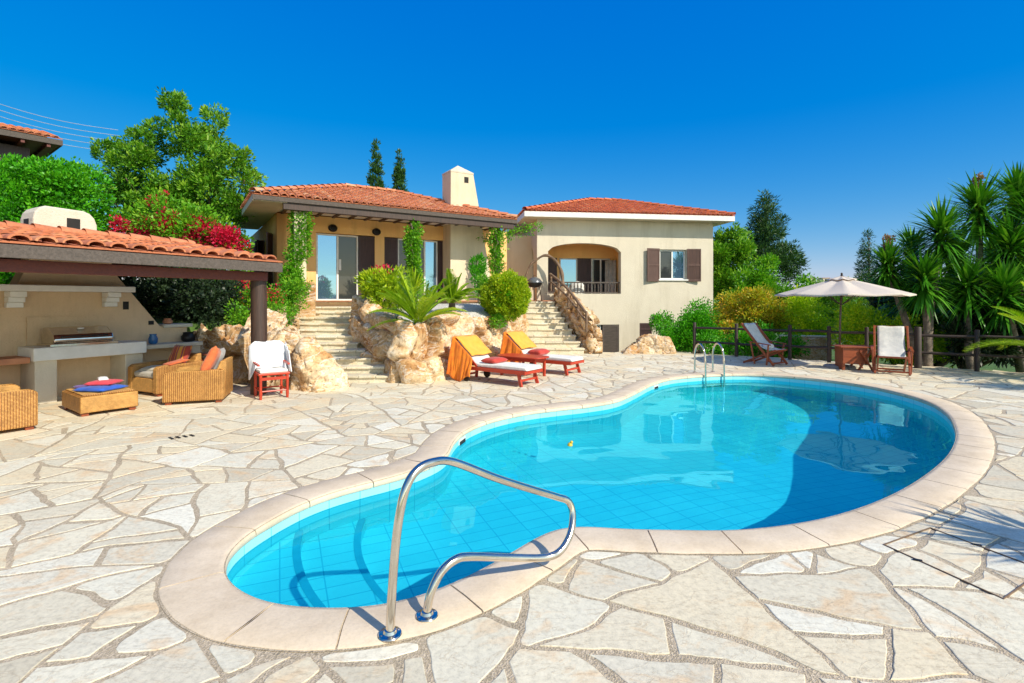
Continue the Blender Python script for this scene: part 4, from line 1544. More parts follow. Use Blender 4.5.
mb.build('column_base', ROCK, villa, bevel=.06)
# wall lamps and clock like rosette
for a in (1.62, 3.02):
    c = MF.p(a, .0, 4.02 if a < 2 else 4.0); mb = MB(); vs = []
    for rad, dd in ((.14, .0), (.15, .03), (.13, .06), (.09, .075), (.08, .06), (.001, .085)):
        for k in range(18):
            t = 2 * math.pi * k / 18; vs.append(c + MF.n * dd + (MF.u * math.cos(t) + Vector((0, 0, 1)) * math.sin(t) * .8) * rad)
    mb.add(vs, [(q * 18 + k, q * 18 + (k + 1) % 18, (q + 1) * 18 + (k + 1) % 18, (q + 1) * 18 + k) for q in range(5) for k in range(18)])
    mb.build('wall_lamp', BLACK, villa, smooth=40)
for a in (.9, 3.0):
    c = SF.p(a, .08, 3.75); mb = MB(); mb.lathe(c, [(.02, -.16), (.09, -.12), (.1, .0), (.04, .06)], 10); mb.build('wall_lamp', BLACK, villa)
# chimney, left side upright, right flank flared
mb = MB()
zb, zt = TZ - .3, 6.2
b4 = [MF.p(5.42, .62, zb), MF.p(7.25, .62, zb), MF.p(7.25, .02, zb), MF.p(5.42, .02, zb)]
t4 = [MF.p(5.46, .58, zt), MF.p(6.34, .58, zt), MF.p(6.34, -.12, zt), MF.p(5.46, -.12, zt)]
mb.hexa(b4 + t4)
ch = mb.build('chimney', WALL, villa)
mb = MB(); q = [MF.p(5.45, .59, zt + .002), MF.p(6.35, .59, zt + .002), MF.p(6.35, -.13, zt + .002), MF.p(5.45, -.13, zt + .002)]
mb.add(q + [p + Vector((0, 0, .05)) for p in q] + [MF.p(5.9, .23, zt + .34)], [(0, 3, 2, 1), (0, 1, 5, 4), (1, 2, 6, 5), (2, 3, 7, 6), (3, 0, 4, 7), (4, 5, 8), (5, 6, 8), (6, 7, 8), (7, 4, 8)])
mb.build('chimney_cap', WALL3, ch)
mb = MB(); MF.box(mb, 5.98, 6.14, .575, .596, 5.88, 6.08); mb.build('flue_opening', DARK, ch)

# right wing
WF = Frame((.976, 20.3), (.989, .146))
LW = 7.37; ZW = 4.91
mb = MB()
wall(mb, WF, 0, LW, -1.7, ZW, .3, [(.44, 3.42, 2.0, 4.0, .34), (5.05, 6.2, 2.57, 3.80), (2.42, 3.34, -1.6, .77), (4.2, 4.72, .3, .82)])
WL = Frame((.976, 20.3), (1, 0)); WL.u = Vector((-.146, .989, 0)); WL.n = Vector((-.989, -.146, 0))
wall(mb, WL, .302, 6.6, -1.7, ZW, .3, [(.75, 1.7, 1.7, 3.9, .45)])
WF.box(mb, LW - .3, LW, -6.6, -.302, -1.7, ZW)
# loggia shell
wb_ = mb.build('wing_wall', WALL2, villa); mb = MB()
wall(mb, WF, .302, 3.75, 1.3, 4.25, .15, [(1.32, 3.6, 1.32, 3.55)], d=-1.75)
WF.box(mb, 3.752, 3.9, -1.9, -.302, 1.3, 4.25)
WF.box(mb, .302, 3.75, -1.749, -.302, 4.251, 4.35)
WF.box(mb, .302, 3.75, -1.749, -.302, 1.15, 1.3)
mb.build('loggia', WALL_BOUNCE, villa)
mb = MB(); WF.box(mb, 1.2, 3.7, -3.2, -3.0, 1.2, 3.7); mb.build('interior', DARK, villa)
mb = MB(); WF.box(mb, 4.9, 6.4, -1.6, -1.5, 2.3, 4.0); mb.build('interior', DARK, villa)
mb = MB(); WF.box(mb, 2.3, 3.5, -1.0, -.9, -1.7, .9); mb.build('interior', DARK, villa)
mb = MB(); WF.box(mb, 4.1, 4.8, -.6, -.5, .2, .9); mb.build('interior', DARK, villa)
window(WF, villa, 1.34, 2.12, 1.33, 3.54, -1.80, 1, WHITE, PANE, name='balcony_door')
shutter(WF, villa, 2.14, 2.72, 1.33, 3.54, -1.78, PLUMW)
window(WF, villa, 2.74, 3.58, 1.33, 3.54, -1.80, 2, WHITE, [PANED, PANED], name='balcony_door')
mb = MB(); mb.grid(lambda i, j: WF.p(3.3 + .4 * i, -1.62 + .3 * i - .03 * math.sin(i * 20), 1.4 + 2.05 * j), 22, 3); mb.build('curtain', CURT, villa, smooth=180, solid=.006)
shutter(WF, villa, .50, 1.2, 1.33, 3.54, -1.70, PLUMW)
wn_ = window(WF, villa, 5.07, 6.18, 2.59, 3.78, -.10, 2, WHITE, [PANED, PANE], sill=True)
mb = MB(); mb.grid(lambda i, j: WF.p(5.1 + .5 * i, -.2 - .02 * math.sin(i * 30), 2.62 + 1.1 * j), 26, 3); mb.build('curtain', WHT, wn_, smooth=180, solid=.006)
mb = MB(); mb.grid(lambda i, j: WF.p(6.02 + .14 * i, -.2 - .02 * math.sin(i * 20), 2.62 + 1.1 * j), 12, 3); mb.build('curtain', WHT, wn_, smooth=180, solid=.006)
shutter(WF, villa, 5.03 - .56, 5.03, 2.50, 3.83, .03, SHUT, .16, 'right'); shutter(WF, villa, 6.22, 6.22 + .56, 2.50, 3.83, .03, SHUT, .16, 'left')
window(WF, villa, 2.44, 2.62, -1.6, .75, -.1, 1, WHITE, PANED, name='lower_door'); shutter(WF, villa, 2.66, 3.32, -1.6, .75, -.03, GREYW)
shutter(WF, villa, 4.2, 4.72, .3, .82, -.02, PLUMW)
mb = MB(); mb.lathe(WF.p(4.95, .05, 1.08), [(.01, -.09), (.15, -.07), (.2, .02), (.1, .08), (.02, .1)], 12, 1, .6); mb.build('wall_lamp', GREYW, villa, smooth=60)
# balustrade in the arch
mb = MB(); WF.box(mb, .46, 3.40, -.19, -.11, 2.42, 2.475); WF.box(mb, .46, 3.40, -.18, -.12, 2.03, 2.07)
for k in range(21):
    c = WF.p(.56 + k * .14, -.15, 2.07); mb.lathe(c, [(.018, 0), (.028, .06), (.02, .14), (.032, .2), (.02, .3), (.018, .35)], 7)
mb.build('balustrade', GREYW, villa, smooth=50)
hip_roof(WF, -.6, LW + .6, -6.9, .6, ZW + .21, 1.16, 3.6, TERRA2, villa, name='wing_roof', w=.20, seed=5)
mb = MB()
for a in ((-.6, LW + .6, .55, .60), (-.6, LW + .6, -6.9, -6.85)): WF.box(mb, a[0], a[1], a[2], a[3], ZW + .001, ZW + .2)
for a in ((-.6, -.55), (LW + .55, LW + .6)): WF.box(mb, a[0], a[1], -6.85, .55, ZW + .001, ZW + .2)
mb.build('wing_fascia', WHITE, villa, bevel=.004)
mb = MB(); WF.box(mb, -.55, LW + .55, -6.85, .55, ZW + .003, ZW + .03); mb.build('wing_soffit', WALL2, villa)
# link wall between main house and wing
mb = MB(); LF = Frame(MF.p(8.0, -1.6, 0)[:2], (.989, .146)); wall(mb, LF, 0, 2.0, 0, 4.4, .25, [(.15, .75, 2.4, 3.4)]); mb.build('link_wall', WALL, villa)
shutter(LF, villa, .15, .75, 2.4, 3.4, -.02, PLUMW)

# round white chair on the balcony
t = thing('balcony_chair', 'white round backed chair standing behind the balcony balustrade', 'chair', tuple(WF.p(1.75, -.62, 1.3)), WF.rz)
mb = MB(); mb.grid(lambda i, j: WF.p(1.75 + .36 * math.sin((i - .5) * 2.2) , -.62 + .3 * math.cos((i - .5) * 2.2) - .1, 1.72 + .78 * j * (1 - .28 * (2 * i - 1) ** 2)), 14, 8); mb.build('backrest', WHITE, t, smooth=180, solid=.03)
mb = MB(); mb.lathe(WF.p(1.75, -.66, 1.7), [(.25, 0), (.27, .03), (.25, .05)], 18); mb.build('seat', WHITE, t, smooth=50)
for a in (-.18, .18):
    for d in (-.18, .18):
        mb = MB(); mb.tube([WF.p(1.75 + a, -.66 + d, 1.7), WF.p(1.75 + a * 1.2, -.66 + d * 1.2, 1.302)], .018, 7); mb.build('leg', WHITE, t)

# ------------------------------------------------------------------ barbecue pavilion
PF = Frame((-4.32, 9.6), (.4845, .8748))       # a negative = towards the camera, d negative = towards the back
ZP = 2.296
pav = thing('barbecue_pavilion', 'open garden pavilion with terracotta tiled roof on a dark round post', 'pavilion', (-6, 8, 0))
mb = MB(); O = PF.p(-9, .0, ZP + .17); run, rise = 3.0, .42
sl = math.hypot(run, rise); Vd = (-PF.n * run + Vector((0, 0, rise))).normalized()
pol = [(0, 0), (9.1, 0), (9.1, sl), (0, sl)]
pan_sheet(mb, O, PF.u, Vd, pol); tile_plane(mb, O, PF.u, Vd, pol, w=.268, row=.38, h=.075, seed=8, seg=8)
O2 = PF.p(.1, -6.0, ZP + .17); Vd2 = (PF.n * run + Vector((0, 0, rise))).normalized()
pan_sheet(mb, O2, -PF.u, Vd2, pol); tile_plane(mb, O2, -PF.u, Vd2, pol, w=.268, row=.38, h=.075, seed=9)
ridge_caps(mb, PF.p(-9, -3, ZP + rise + .22), PF.p(.12, -3, ZP + rise + .22), 3, .13)
mb.build('roof', TERRA, pav, attr=True, fix=False, smooth=50)
mb = MB(); PF.box(mb, -9, .1, -.045, .0, ZP - .03, ZP + .135); mb.build('fascia', GREYW, pav, bevel=.006)
mb = MB(); s1 = [PF.p(.06, -.05, ZP + .0), PF.p(.06, -3, ZP + .38), PF.p(.06, -5.95, ZP), PF.p(.06, -5.95, ZP + .13), PF.p(.06, -3, ZP + .38 + .16), PF.p(.06, -.05, ZP + .13)]
mb.prism(s1, PF.u * .045); mb.build('gable_board', GREYW, pav)
mb = MB()
for k in range(14): 
    a = -.3 - k * .65
    mb.bar(PF.p(a, -.08, ZP + .05), PF.p(a, -2.98, ZP + .46), .09, .14); mb.bar(PF.p(a, -3.02, ZP + .46), PF.p(a, -5.9, ZP + .05), .09, .14)
mb.build('rafters', BRNW, pav)
mb = MB()
for sgn in (1, -1):
    q = [PF.p(-9, -.05 if sgn > 0 else -5.95, ZP + .135), PF.p(.05, -.05 if sgn > 0 else -5.95, ZP + .135), PF.p(.05, -3, ZP + .55), PF.p(-9, -3, ZP + .55)]
    mb.prism(q, (0, 0, .012))
mb.build('roof_boards', BRNW, pav)
mb = MB(); PF.box(mb, -9, -.02, -.42, -.26, ZP - .19, ZP - .03); mb.build('beam', REDW if False else BRNW, pav, bevel=.006)
c = PF.p(-.10, -.42, 0); mb = MB(); mb.tube([(c.x, c.y, -.02), (c.x + .01, c.y, 1.2), (c.x, c.y, ZP - .19)], .14, 18); mb.build('post', DARKW, pav, smooth=40)
c = PF.p(-8.6, -.34, 0); mb = MB(); mb.tube([(c.x, c.y, -.02), (c.x, c.y, ZP - .19)], .14, 18); mb.build('post', DARKW, pav, smooth=40)

bbq = thing('barbecue_wall', 'masonry barbecue with sloping tan hood wall, white slab and mantel shelf under the pavilion', 'barbecue', tuple(PF.p(-1.7, -3.3, 0)))
D0 = -3.3
def pf(a, z, d=D0): return PF.p(-a, d, z)
mb = MB(); out_ = [(-.2, 0), (-.2, 1.16), (.35, 1.20), (1.16, 2.26), (1.3, 2.72), (2.4, 2.72), (2.5, 2.3), (2.62, 2.02), (6, 2.02), (6, 0)]
mb.prism([pf(a, z) for a, z in out_], -PF.n * .35); mb.build('hood_wall', WALLT, bbq)
mb = MB(); PF.box(mb, -.30, .30, D0 - .40, D0 + .05, 1.162, 1.235); mb.build('wall_cap', WALL3, bbq, bevel=.012)
mb = MB(); PF.box(mb, -3.05, -.95, D0 + .002, D0 + .32, 1.90, 2.01); mb.build('mantel_shelf', WHITE, bbq, bevel=.012)
for a in (2.68, 1.28):
    mb = MB()
    for (z0_, z1_, dd) in ((1.80, 1.898, .26), (1.71, 1.80, .19), (1.62, 1.71, .12)): PF.box(mb, -a - .11, -a + .11, D0 + .003, D0 + dd, z0_, z1_ - .002)
    mb.build('corbel', WHITE, bbq, bevel=.012)
mb = MB(); PF.box(mb, -2.5, -1.3, D0 + .003, D0 + .035, .953, 1.45); mb.build('back_panel', WALLT, bbq)
mb = MB(); PF.box(mb, -2.62, -.92, D0 + .004, D0 + .66, .73, .95); mb.build('slab', WHITE, bbq, bevel=.012)
for a0 in (2.58, 1.25):
    mb = MB(); PF.box(mb, -a0, -a0 + .3, D0 + .005, D0 + .58, 0, .728); mb.build('pier', WALL3, bbq, bevel=.01)
mb = MB(); PF.box(mb, -4.8, -2.63, D0 + .004, D0 + .56, .70, .80); PF.box(mb, -4.8, -2.63, D0 + .004, D0 + .5, .0, .1); PF.box(mb, -3.3, -3.1, D0 + .005, D0 + .5, .1, .698)
mb.build('counter', FLAT_TERRA, bbq, bevel=.01)
mb = MB(); PF.box(mb, -.915, .25, D0 + .004, D0 + .52, .78, .86); PF.box(mb, .05, .23, D0 + .006, D0 + .46, 0, .778); mb.build('counter', WALL3, bbq, bevel=.01)
mb = MB()
prof = [(-.47, 0), (-.47, .36), (-.445, .47), (-.39, .55), (-.30, .595), (.26, .58), (.36, .54), (.43, .46), (.47, .34), (.48, 0)]
cc = PF.p(-1.98, -3.45, ZP + .52)
mb.prism([cc + PF.u * x - PF.n * -.28 + Vector((0, 0, z + .0)) for x, z in prof], -PF.n * .56)
chp = mb.build('chimney', WALL3, bbq, bevel=.03)
mb = MB(); mb.prism([cc + PF.u * x + PF.n * .282 + Vector((0, 0, z)) for x, z in ((0, .22), (.2, .22), (.2, .42), (0, .42))], PF.n * .004); mb.build('smoke_opening', DARK, chp)
mb = MB(); mb.prism([cc + PF.n * x + PF.u * -.472 + Vector((0, 0, z)) for x, z in ((-.1, .22), (.1, .22), (.1, .36), (-.1, .36))], -PF.u * .004); mb.build('smoke_opening', DARK, chp)
for (a, z, w_, h_) in ((.98, 1.64, .05, .08), (.52, 1.28, .05, .04)):
    mb = MB(); PF.box(mb, -a - w_, -a + w_, D0 + .002, D0 + .01, z - h_, z + h_); mb.build('wall_niche', DARK, bbq)

# steel grill on the slab
gc = PF.p(-1.9, D0 + .36, .95)
g = thing('gas_grill', 'stainless steel hooded grill standing on the white barbecue slab', 'grill', tuple(gc), PF.rz)
GF = Frame(gc[:2], (.4845, .8748))
mb = MB(); mb.prism([GF.p(-.44, d, z) for d, z in ((.24, .97), (.27, 1.06), (.24, 1.14), (.02, 1.27), (-.2, 1.27), (-.25, 1.1), (-.25, .97))], GF.u * .88); mb.build('hood', STEEL, g, bevel=.02)
mb = MB(); GF.box(mb, -.5, .5, -.25, .30, .952, .995)
for k in range(3): GF.box(mb, -.42, .42, .24 + .02 * k, .252 + .02 * k, .996 + .012 * (3 - k), 1.004 + .012 * (3 - k))
mb.build('tray', STEEL, g, bevel=.006)
mb = MB(); mb.tube([GF.p(-.32, .255, 1.12), GF.p(-.32, .32, 1.12), GF.p(.32, .32, 1.12), GF.p(.32, .255, 1.12)], .014, 8); mb.build('handle', BLACK, g, smooth=60)
mb = MB(); mb.lathe(GF.p(0, .1, 1.235), [(.05, 0), (.05, .02), (.01, .03)], 14); mb.build('thermometer', WHITE, g)
# pots on the counters
def pot(name, label, cat, c, r_, h_, mat, prof=None):
    mb = MB(); p = prof or [(.7, 0), (1, .15), (1.05, .55), (.72, .85), (.8, 1.0), (.62, 1.0), (.6, .7), (.02, .65)]
    mb.lathe(c, [(a * r_, b * h_) for a, b in p], 18); o = mb.build(name, mat, None, smooth=50); tag(o, label, cat); return o
BLUEP = simple('blue_glaze', (.03, .16, .40), (.02, .10, .28), .25, 8, bstr=0)
pot('blue_jug', 'small blue glazed jug on the counter right of the barbecue slab', 'jug', PF.p(-.62, D0 + .28, .862), .08, .2, BLUEP)
pot('cooking_pot', 'black iron pot on the right end of the barbecue counter', 'pot', PF.p(.08, D0 + .26, .862), .13, .2, BLACK)
pot('clay_pot', 'small clay pot on top of the low white capped wall', 'pot', PF.p(-.12, D0 - .15, 1.236), .09, .12, FLAT_TERRA)

# ------------------------------------------------------------------ neighbouring house, upper left
nb_ = thing('neighbour_house', 'dark timbered house with tiled roof showing above the hedge at upper left', 'house', (-23, 24, 1))
NF = Frame((-19.0, 22.0), (.62, .785))
mb = MB(); O = NF.p(-8, 0, 8.55); Vd = (-NF.n * 2.6 + Vector((0, 0, .75))).normalized(); pol = [(0, 0), (8, 0), (8, 2.7), (0, 2.7)]
pan_sheet(mb, O, NF.u, Vd, pol); tile_plane(mb, O, NF.u, Vd, pol, w=.26, h=.07, seed=4)
O = NF.p(0, -5.2, 8.55); Vd = (NF.n * 2.6 + Vector((0, 0, .75))).normalized(); pan_sheet(mb, O, -NF.u, Vd, pol); tile_plane(mb, O, -NF.u, Vd, pol, w=.26, h=.07, seed=5)
mb.build('roof', TERRA, nb_, attr=True, fix=False, smooth=50)
mb = MB(); NF.box(mb, -8, 0, -.05, 0, 8.28, 8.5); NF.box(mb, -.05, 0, -5.1, -.06, 8.28, 8.5); mb.build('fascia', GREYW, nb_)
mb = MB(); NF.box(mb, -8, -.06, -5.1, -.06, 8.3, 8.36)
for k in range(9): NF.box(mb, -.5 - k * .8, -.38 - k * .8, -5, -.07, 8.14, 8.298)
mb.build('eaves_timber', BRNW, nb_)
mb = MB(); NF.box(mb, -7.5, -.9, -4.4, -.9, 1.0, 8.13); mb.build('wall', PLUMW, nb_)
# ------------------------------------------------------------------ steel handrail and pool ladder
hr = thing('pool_handrail', 'bent stainless steel handrail on the near pool rim', 'handrail', (-.55, 2.78, 0))
path = [(-.634, 2.703, .012), (-.626, 2.71, .22), (-.612, 2.722, .44), (-.592, 2.745, .62), (-.562, 2.775, .755), (-.515, 2.83, .825), (-.443, 2.90, .845), (-.34, 3.0, .815), (-.10, 3.17, .665),
        (.13, 3.36, .525), (.30, 3.50, .425), (.385, 3.545, .375), (.412, 3.53, .285), (.385, 3.46, .185), (.31, 3.38, .115), (.20, 3.33, .100), (-.03, 3.20, .165), (-.24, 3.05, .245), (-.32, 2.985, .262), (-.395, 2.925, .225), (-.445, 2.885, .14), (-.463, 2.87, .07), (-.468, 2.863, .012)]
mb = MB(); mb.tube(catmull(path, 8), .0235, 18); mb.build('rail', STEEL, hr, smooth=180)
for x, y in ((-.634, 2.703), (-.468, 2.863)):
    mb = MB(); mb.lathe((x, y, .0085), [(.058, 0), (.062, .006), (.058, .012), (.036, .016), (.030, .03), (.026, .032)], 28)
    fl = mb.build('flange', STEEL, hr, smooth=40)
    mb = MB()
    for k in range(4):
        t = .6 + k * math.pi / 2; mb = MB(); mb.lathe((x + .047 * math.cos(t), y + .047 * math.sin(t), .020), [(.006, 0), (.006, .004), (.003, .006)], 8)
        mb.build('screw', STEEL, fl)

i0 = nearest(*gp(716, 375)); n0 = NRM[i0]; p0 = OUT[i0]; tg0 = Vector((-n0.y, n0.x))
ldr = thing('pool_ladder', 'twin arched stainless steel ladder at the far pool edge', 'ladder', (p0.x, p0.y, 0))
for k, sx in enumerate((-.25, .25)):
    base = p0 + tg0 * sx
    q = lambda d, z: (base.x + n0.x * d, base.y + n0.y * d, z)
    pts = catmull([q(.36, .01), q(.36, .30), q(.35, .52), q(.26, .68), q(.12, .70), q(0, .58), q(-.05, .38), q(-.06, .1), q(-.07, -.4), q(-.07, -1.1)], 6)
    mb = MB(); mb.tube(pts, .021, 12); mb.build('rail', STEEL, ldr, smooth=180)
    mb = MB(); mb.lathe(q(.36, .0085), [(.05, 0), (.05, .012), (.03, .02)], 18); mb.build('flange', STEEL, ldr)
for z in (-.35, -.62, -.9):
    mb = MB(); a = p0 + tg0 * -.25 - n0 * .07; b = p0 + tg0 * .25 - n0 * .07; mb.bar((a.x, a.y, z), (b.x, b.y, z), .08, .03); mb.build('rung', STEEL, ldr, bevel=.005)

# ------------------------------------------------------------------ loungers
def cloth(name, fn, nu, nv, mat, parent=None, th=.012):
    mb = MB(); mb.grid(fn, nu, nv); return mb.build(name, mat, parent, smooth=180, solid=th, fix=False)


def lounger(label, loc, rz, proto=None):
    if proto:
        c = copy_tree(proto); c.location = loc; c.rotation_euler.z = rz; c['label'] = label; return c
    t = thing('sun_lounger', label, 'sun lounger', (0, 0, 0), 0, 'red sun loungers')
    mb = MB()
    for s in (-1, 1): mb.box((.98, s * .315, .285), (1.96, .035, .075))
    for x in (.02, .7, 1.28, 1.94): mb.box((x, 0, .285), (.05, .592, .06))
    for k in range(14): mb.box((.09 + k * .085, 0, .31), (.06, .59, .016))
    mb.build('frame', REDW, t, bevel=.005)
    for x, lean in ((.2, -.09), (1.72, .05)):
        for s in (-1, 1):
            mb = MB(); mb.bar((x, s * .285, .31), (x + lean, s * .30, .0), .045, .07); mb.build('leg', REDW, t, bevel=.006)
    mb = MB(); mb.bar((.14, -.27, .12), (.14, .27, .12), .03, .045); mb.build('stretcher', REDW, t, bevel=.004); mb = MB(); mb.bar((1.74, -.27, .1), (1.74, .27, .1), .03, .045); mb.build('stretcher', REDW, t, bevel=.004)
    for s in (-1, 1):
        mb = MB(); v = []
        mb.tube([(1.5, s * .335, .09), (1.5, s * .375, .09)], .09, 16); mb.build('wheel', DARKF, t, bevel=.006)
    mb = MB(); a = Vector((1.27, 0, .33)); b = Vector((1.83, 0, .82))
    for s in (-.29, .29): mb.bar(a + Vector((0, s, 0)), b + Vector((0, s, 0)), .035, .05)
    d = (b - a).normalized()
    for k in range(8): mb.bar(a + d * (.06 + k * .09) + Vector((0, -.27, 0)), a + d * (.06 + k * .09) + Vector((0, .27, 0)), .06, .014, up=(-d.z, 0, d.x))
    mb.bar((1.7, -.25, .68), (1.84, -.25, .31), .03, .03); mb.bar((1.7, .25, .68), (1.84, .25, .31), .03, .03)
    mb.build('backrest', REDW, t, bevel=.004)
    # mattress bends up the back
    mb = MB(); prof = [(-.02, .325), (.02, .40), (.65, .405), (1.22, .395), (1.30, .42), (1.80, .875), (1.85, .835), (1.36, .37), (1.28, .328), (.6, .322)]
    mb.prism([(x, -.29, z) for x, z in prof], (0, .58, 0)); mb.build('mattress', WHM, t, bevel=.02, smooth=60)
    t.location = loc; t.rotation_euler.z = rz
    return t


ANG = math.atan2(.58, -.81)
L1 = lounger('nearer red slatted lounger with white mattress, in front of the rock wall', (.45, 10.61, 0), ANG)
L2 = lounger('farther red lounger with white mattress near the foot of the narrow stairs', (1.54, 12.2, 0), ANG, L1)


def drape(name, label, loc, rz, mat, seed, mat_side=None):
    """towel thrown over the raised lounger back, falling over one side in folds"""
    t = thing(name, label, 'towel', loc, rz)
    R = lambda x, y, z: Vector(loc) + Matrix.Rotation(rz, 3, 'Z') @ Vector((x, y, z))
    def front(i, j):   # over the back rest
        x = 1.40 + .47 * j; z = .56 + .40 * j; y = -.34 + .69 * i
        if j > .9: z -= (j - .9) * .1
        z += .008 * math.sin(i * 9 + seed) + .006 * math.sin(j * 11)
        return R(x - .045, y, z - .0)
    cloth('top_fold', front, 20, 18, mat, t, .014)
    def rear(i, j):
        x = 1.84 + .10 * math.sin(i * 9) * j * .5 + .04; z = .955 - .62 * j - .05 * math.sin(i * 5 + seed) * j; y = -.34 + .69 * i
        return R(x + .035 * math.sin(i * 34) * j, y, z)
    cloth('rear_fold', rear, 40, 16, mat_side or mat, t, .012)
    def side(i, j):
        s = 1
        x = 1.34 + .56 * i + .12 * j * (i - .3); ztop = .50 + .45 * i; z = ztop * (1 - j) + j * (.05 + .08 * math.sin(i * 7 + seed))
        return R(x, s * (.352 + .11 * j + .05 * fnoise((i * 5.5, j * .8, seed * 3.1), 1.0, 3) * (.15 + j) * 1.6), z)
    cloth('side_fold', side, 44, 18, mat_side or mat, t, .012)
    return t


drape('beach_towel', 'orange towel thrown over the back of the nearer red lounger', (.45, 10.61, 0), ANG, YET, 1, ORT)
drape('beach_towel', 'yellow orange towel thrown over the back of the farther lounger', (1.54, 12.2, 0), ANG, YET, 3, ORT)


def cushion(name, label, c, size, mat, M=None, rz=0, puff=.5, cat='cushion', group=None):
    """pillow with pinched corners"""
    t = MB(); n = 12; w, d, h = size
    R = M or Matrix.Rotation(rz, 3, 'Z'); C_ = Vector(c)
    for s in (1, -1):
        def fn(i, j, s=s):
            x, y = i * 2 - 1, j * 2 - 1
            k = (1 - x ** 4) * (1 - y ** 4)
            pin_ = 1 - .07 * (1 - abs(x)) * 1.0 * (abs(y) > .0) * abs(y) ** 3
            z = s * h * .5 * max(0, k) ** .45
            z += .01 * fnoise((x * 2, y * 2, s * 3 + c[0]), 1.5, 3) * max(0, k)
            return C_ + R @ Vector((x * w / 2 * (1 - .06 * abs(y) ** 0 * (1 - y * y)), y * d / 2 * (1 - .06 * (1 - x * x)), z))
        t.grid(fn, n, n)
    o = t.build(name, mat, None, smooth=180)
    bm = bmesh.new(); bm.from_mesh(o.data); bmesh.ops.remove_doubles(bm, verts=bm.verts, dist=.001); bmesh.ops.recalc_face_normals(bm, faces=bm.faces[:]); bm.to_mesh(o.data); bm.free()
    tag(o, label, cat, group); return o


def loc_on(l, x, y, z): return Vector(l) + Matrix.Rotation(ANG, 3, 'Z') @ Vector((x, y, z))
cushion('cushion', 'red head cushion lying on the nearer lounger mattress', loc_on((.45, 10.61, 0), 1.02, 0, .455), (.36, .52, .12), REDC, rz=ANG)
cushion('cushion', 'pinkish red head cushion on the farther lounger behind the table', loc_on((1.54, 12.2, 0), 1.08, 0, .47), (.36, .5, .15), REDC, rz=ANG)

tb = thing('low_table', 'low oval red wooden table between the two red loungers', 'table', (.25, 12.05, 0), ANG)
TF = lambda x, y, z: Vector((.25, 12.05, 0)) + Matrix.Rotation(ANG, 3, 'Z') @ Vector((x, y, z))
mb = MB(); ol = []
for k in range(40):
    t = 2 * math.pi * k / 40; e = .55; x = .62 * abs(math.cos(t)) ** e * (1 if math.cos(t) > 0 else -1); y = .34 * abs(math.sin(t)) ** e * (1 if math.sin(t) > 0 else -1)
    ol.append(TF(x, y, .435))
mb.prism(ol, (0, 0, .028)); mb.build('table_top', REDW, tb, bevel=.006)
mb = MB(); mb.box(TF(0, .22, .39), (.98, .02, .08), rz=ANG); mb.box(TF(0, -.22, .39), (.98, .02, .08), rz=ANG); mb.box(TF(.48, 0, .39), (.02, .42, .08), rz=ANG); mb.box(TF(-.48, 0, .39), (.02, .42, .08), rz=ANG); mb.build('apron', REDW, tb)
for x in (-.46, .46):
    for y in (-.2, .2):
        mb = MB(); mb.box(TF(x, y, .217), (.055, .055, .434), rz=ANG); mb.build('leg', REDW, tb, bevel=.006)
mb = MB(); mb.box(TF(0, 0, .12), (.9, .03, .04), rz=ANG); mb.build('stretcher', REDW, tb)

# ------------------------------------------------------------------ red side chair with white towel
rc_o, rc_r = (-4.36, 9.42, 0), math.radians(36)
rc = thing('side_chair', 'red wooden chair draped with a white towel in front of the dark post', 'chair', rc_o, rc_r)
RC = lambda x, y, z: Vector(rc_o) + Matrix.Rotation(rc_r, 3, 'Z') @ Vector((x, y, z))
for x in (-.22, .22):
    for y in (-.24, .24):
        mb = MB(); mb.tube([RC(x, y, 0), RC(x, y, .1), RC(x, y, .2), RC(x, y, .42)], [.022, .028, .022, .028], 9); mb.build('leg', REDW, rc, smooth=60)
mb = MB(); mb.box(RC(0, 0, .44), (.52, .54, .04), rz=rc_r); mb.build('seat', REDW, rc, bevel=.008)
mb = MB(); mb.box(RC(0, -.02, .485), (.46, .46, .05), rz=rc_r); mb.build('seat_pad', WHM, rc, bevel=.015)
mb = MB()
for a, b in (((-.22, -.24), (.22, -.24)), ((-.22, .24), (.22, .24)), ((-.22, -.24), (-.22, .24)), ((.22, -.24), (.22, .24))): mb.tube([RC(*a, .14), RC(*b, .14)], .014, 7)
mb.bar(RC(-.22, -.24, .36), RC(.22, -.24, .36), .03, .05)
mb.build('stretcher', REDW, rc)
mb = MB()
for x in (-.22, .22): mb.tube([RC(x, .24, .42), RC(x * 1.1, .33, .95)], .02, 8)
for z in (.62, .78, .93): mb.bar(RC(-.23, .26 + (z - .42) * .14, z), RC(.23, .26 + (z - .42) * .14, z), .02, .07)
mb.bar(RC(-.25, -.22, .60), RC(-.25, .26, .62), .04, .03); mb.bar(RC(.25, -.22, .60), RC(.25, .26, .62), .04, .03)
mb.build('backrest', REDW, rc, bevel=.004)
tw = thing('bath_towel', 'white towel with grey stripes hanging over the red side chair', 'towel', rc_o, rc_r)
def tfn(i, j):
    x = -.31 + .62 * i; e = abs(i * 2 - 1)
    z = .985 - .47 * j; y = .33 - .16 * (.95 - z) - .035 - .30 * max(0, j - .55) ; sag = max(0, e - .72) * 1.1
    return RC(x * (1 + .10 * j), y - .02 * math.sin(i * 24) * j + .1 * sag, z - sag * (.25 + .4 * j) + .01 * math.sin(i * 12))
WHS = fabric_mat('striped_white_towel', (.82, .82, .83), stripes=[(.80, .80, .82), (.80, .80, .82), (.80, .80, .82), (.52, .56, .62)], sscale=2.6)
cloth('front_fold', tfn, 40, 20, WHS, tw, .012)
def tfn2(i, j):
    x = -.31 + .62 * i; e = abs(i * 2 - 1)
    return RC(x, .385 + .02 * math.sin(i * 22) * j, .985 - .62 * j - max(0, e - .72) * .3)
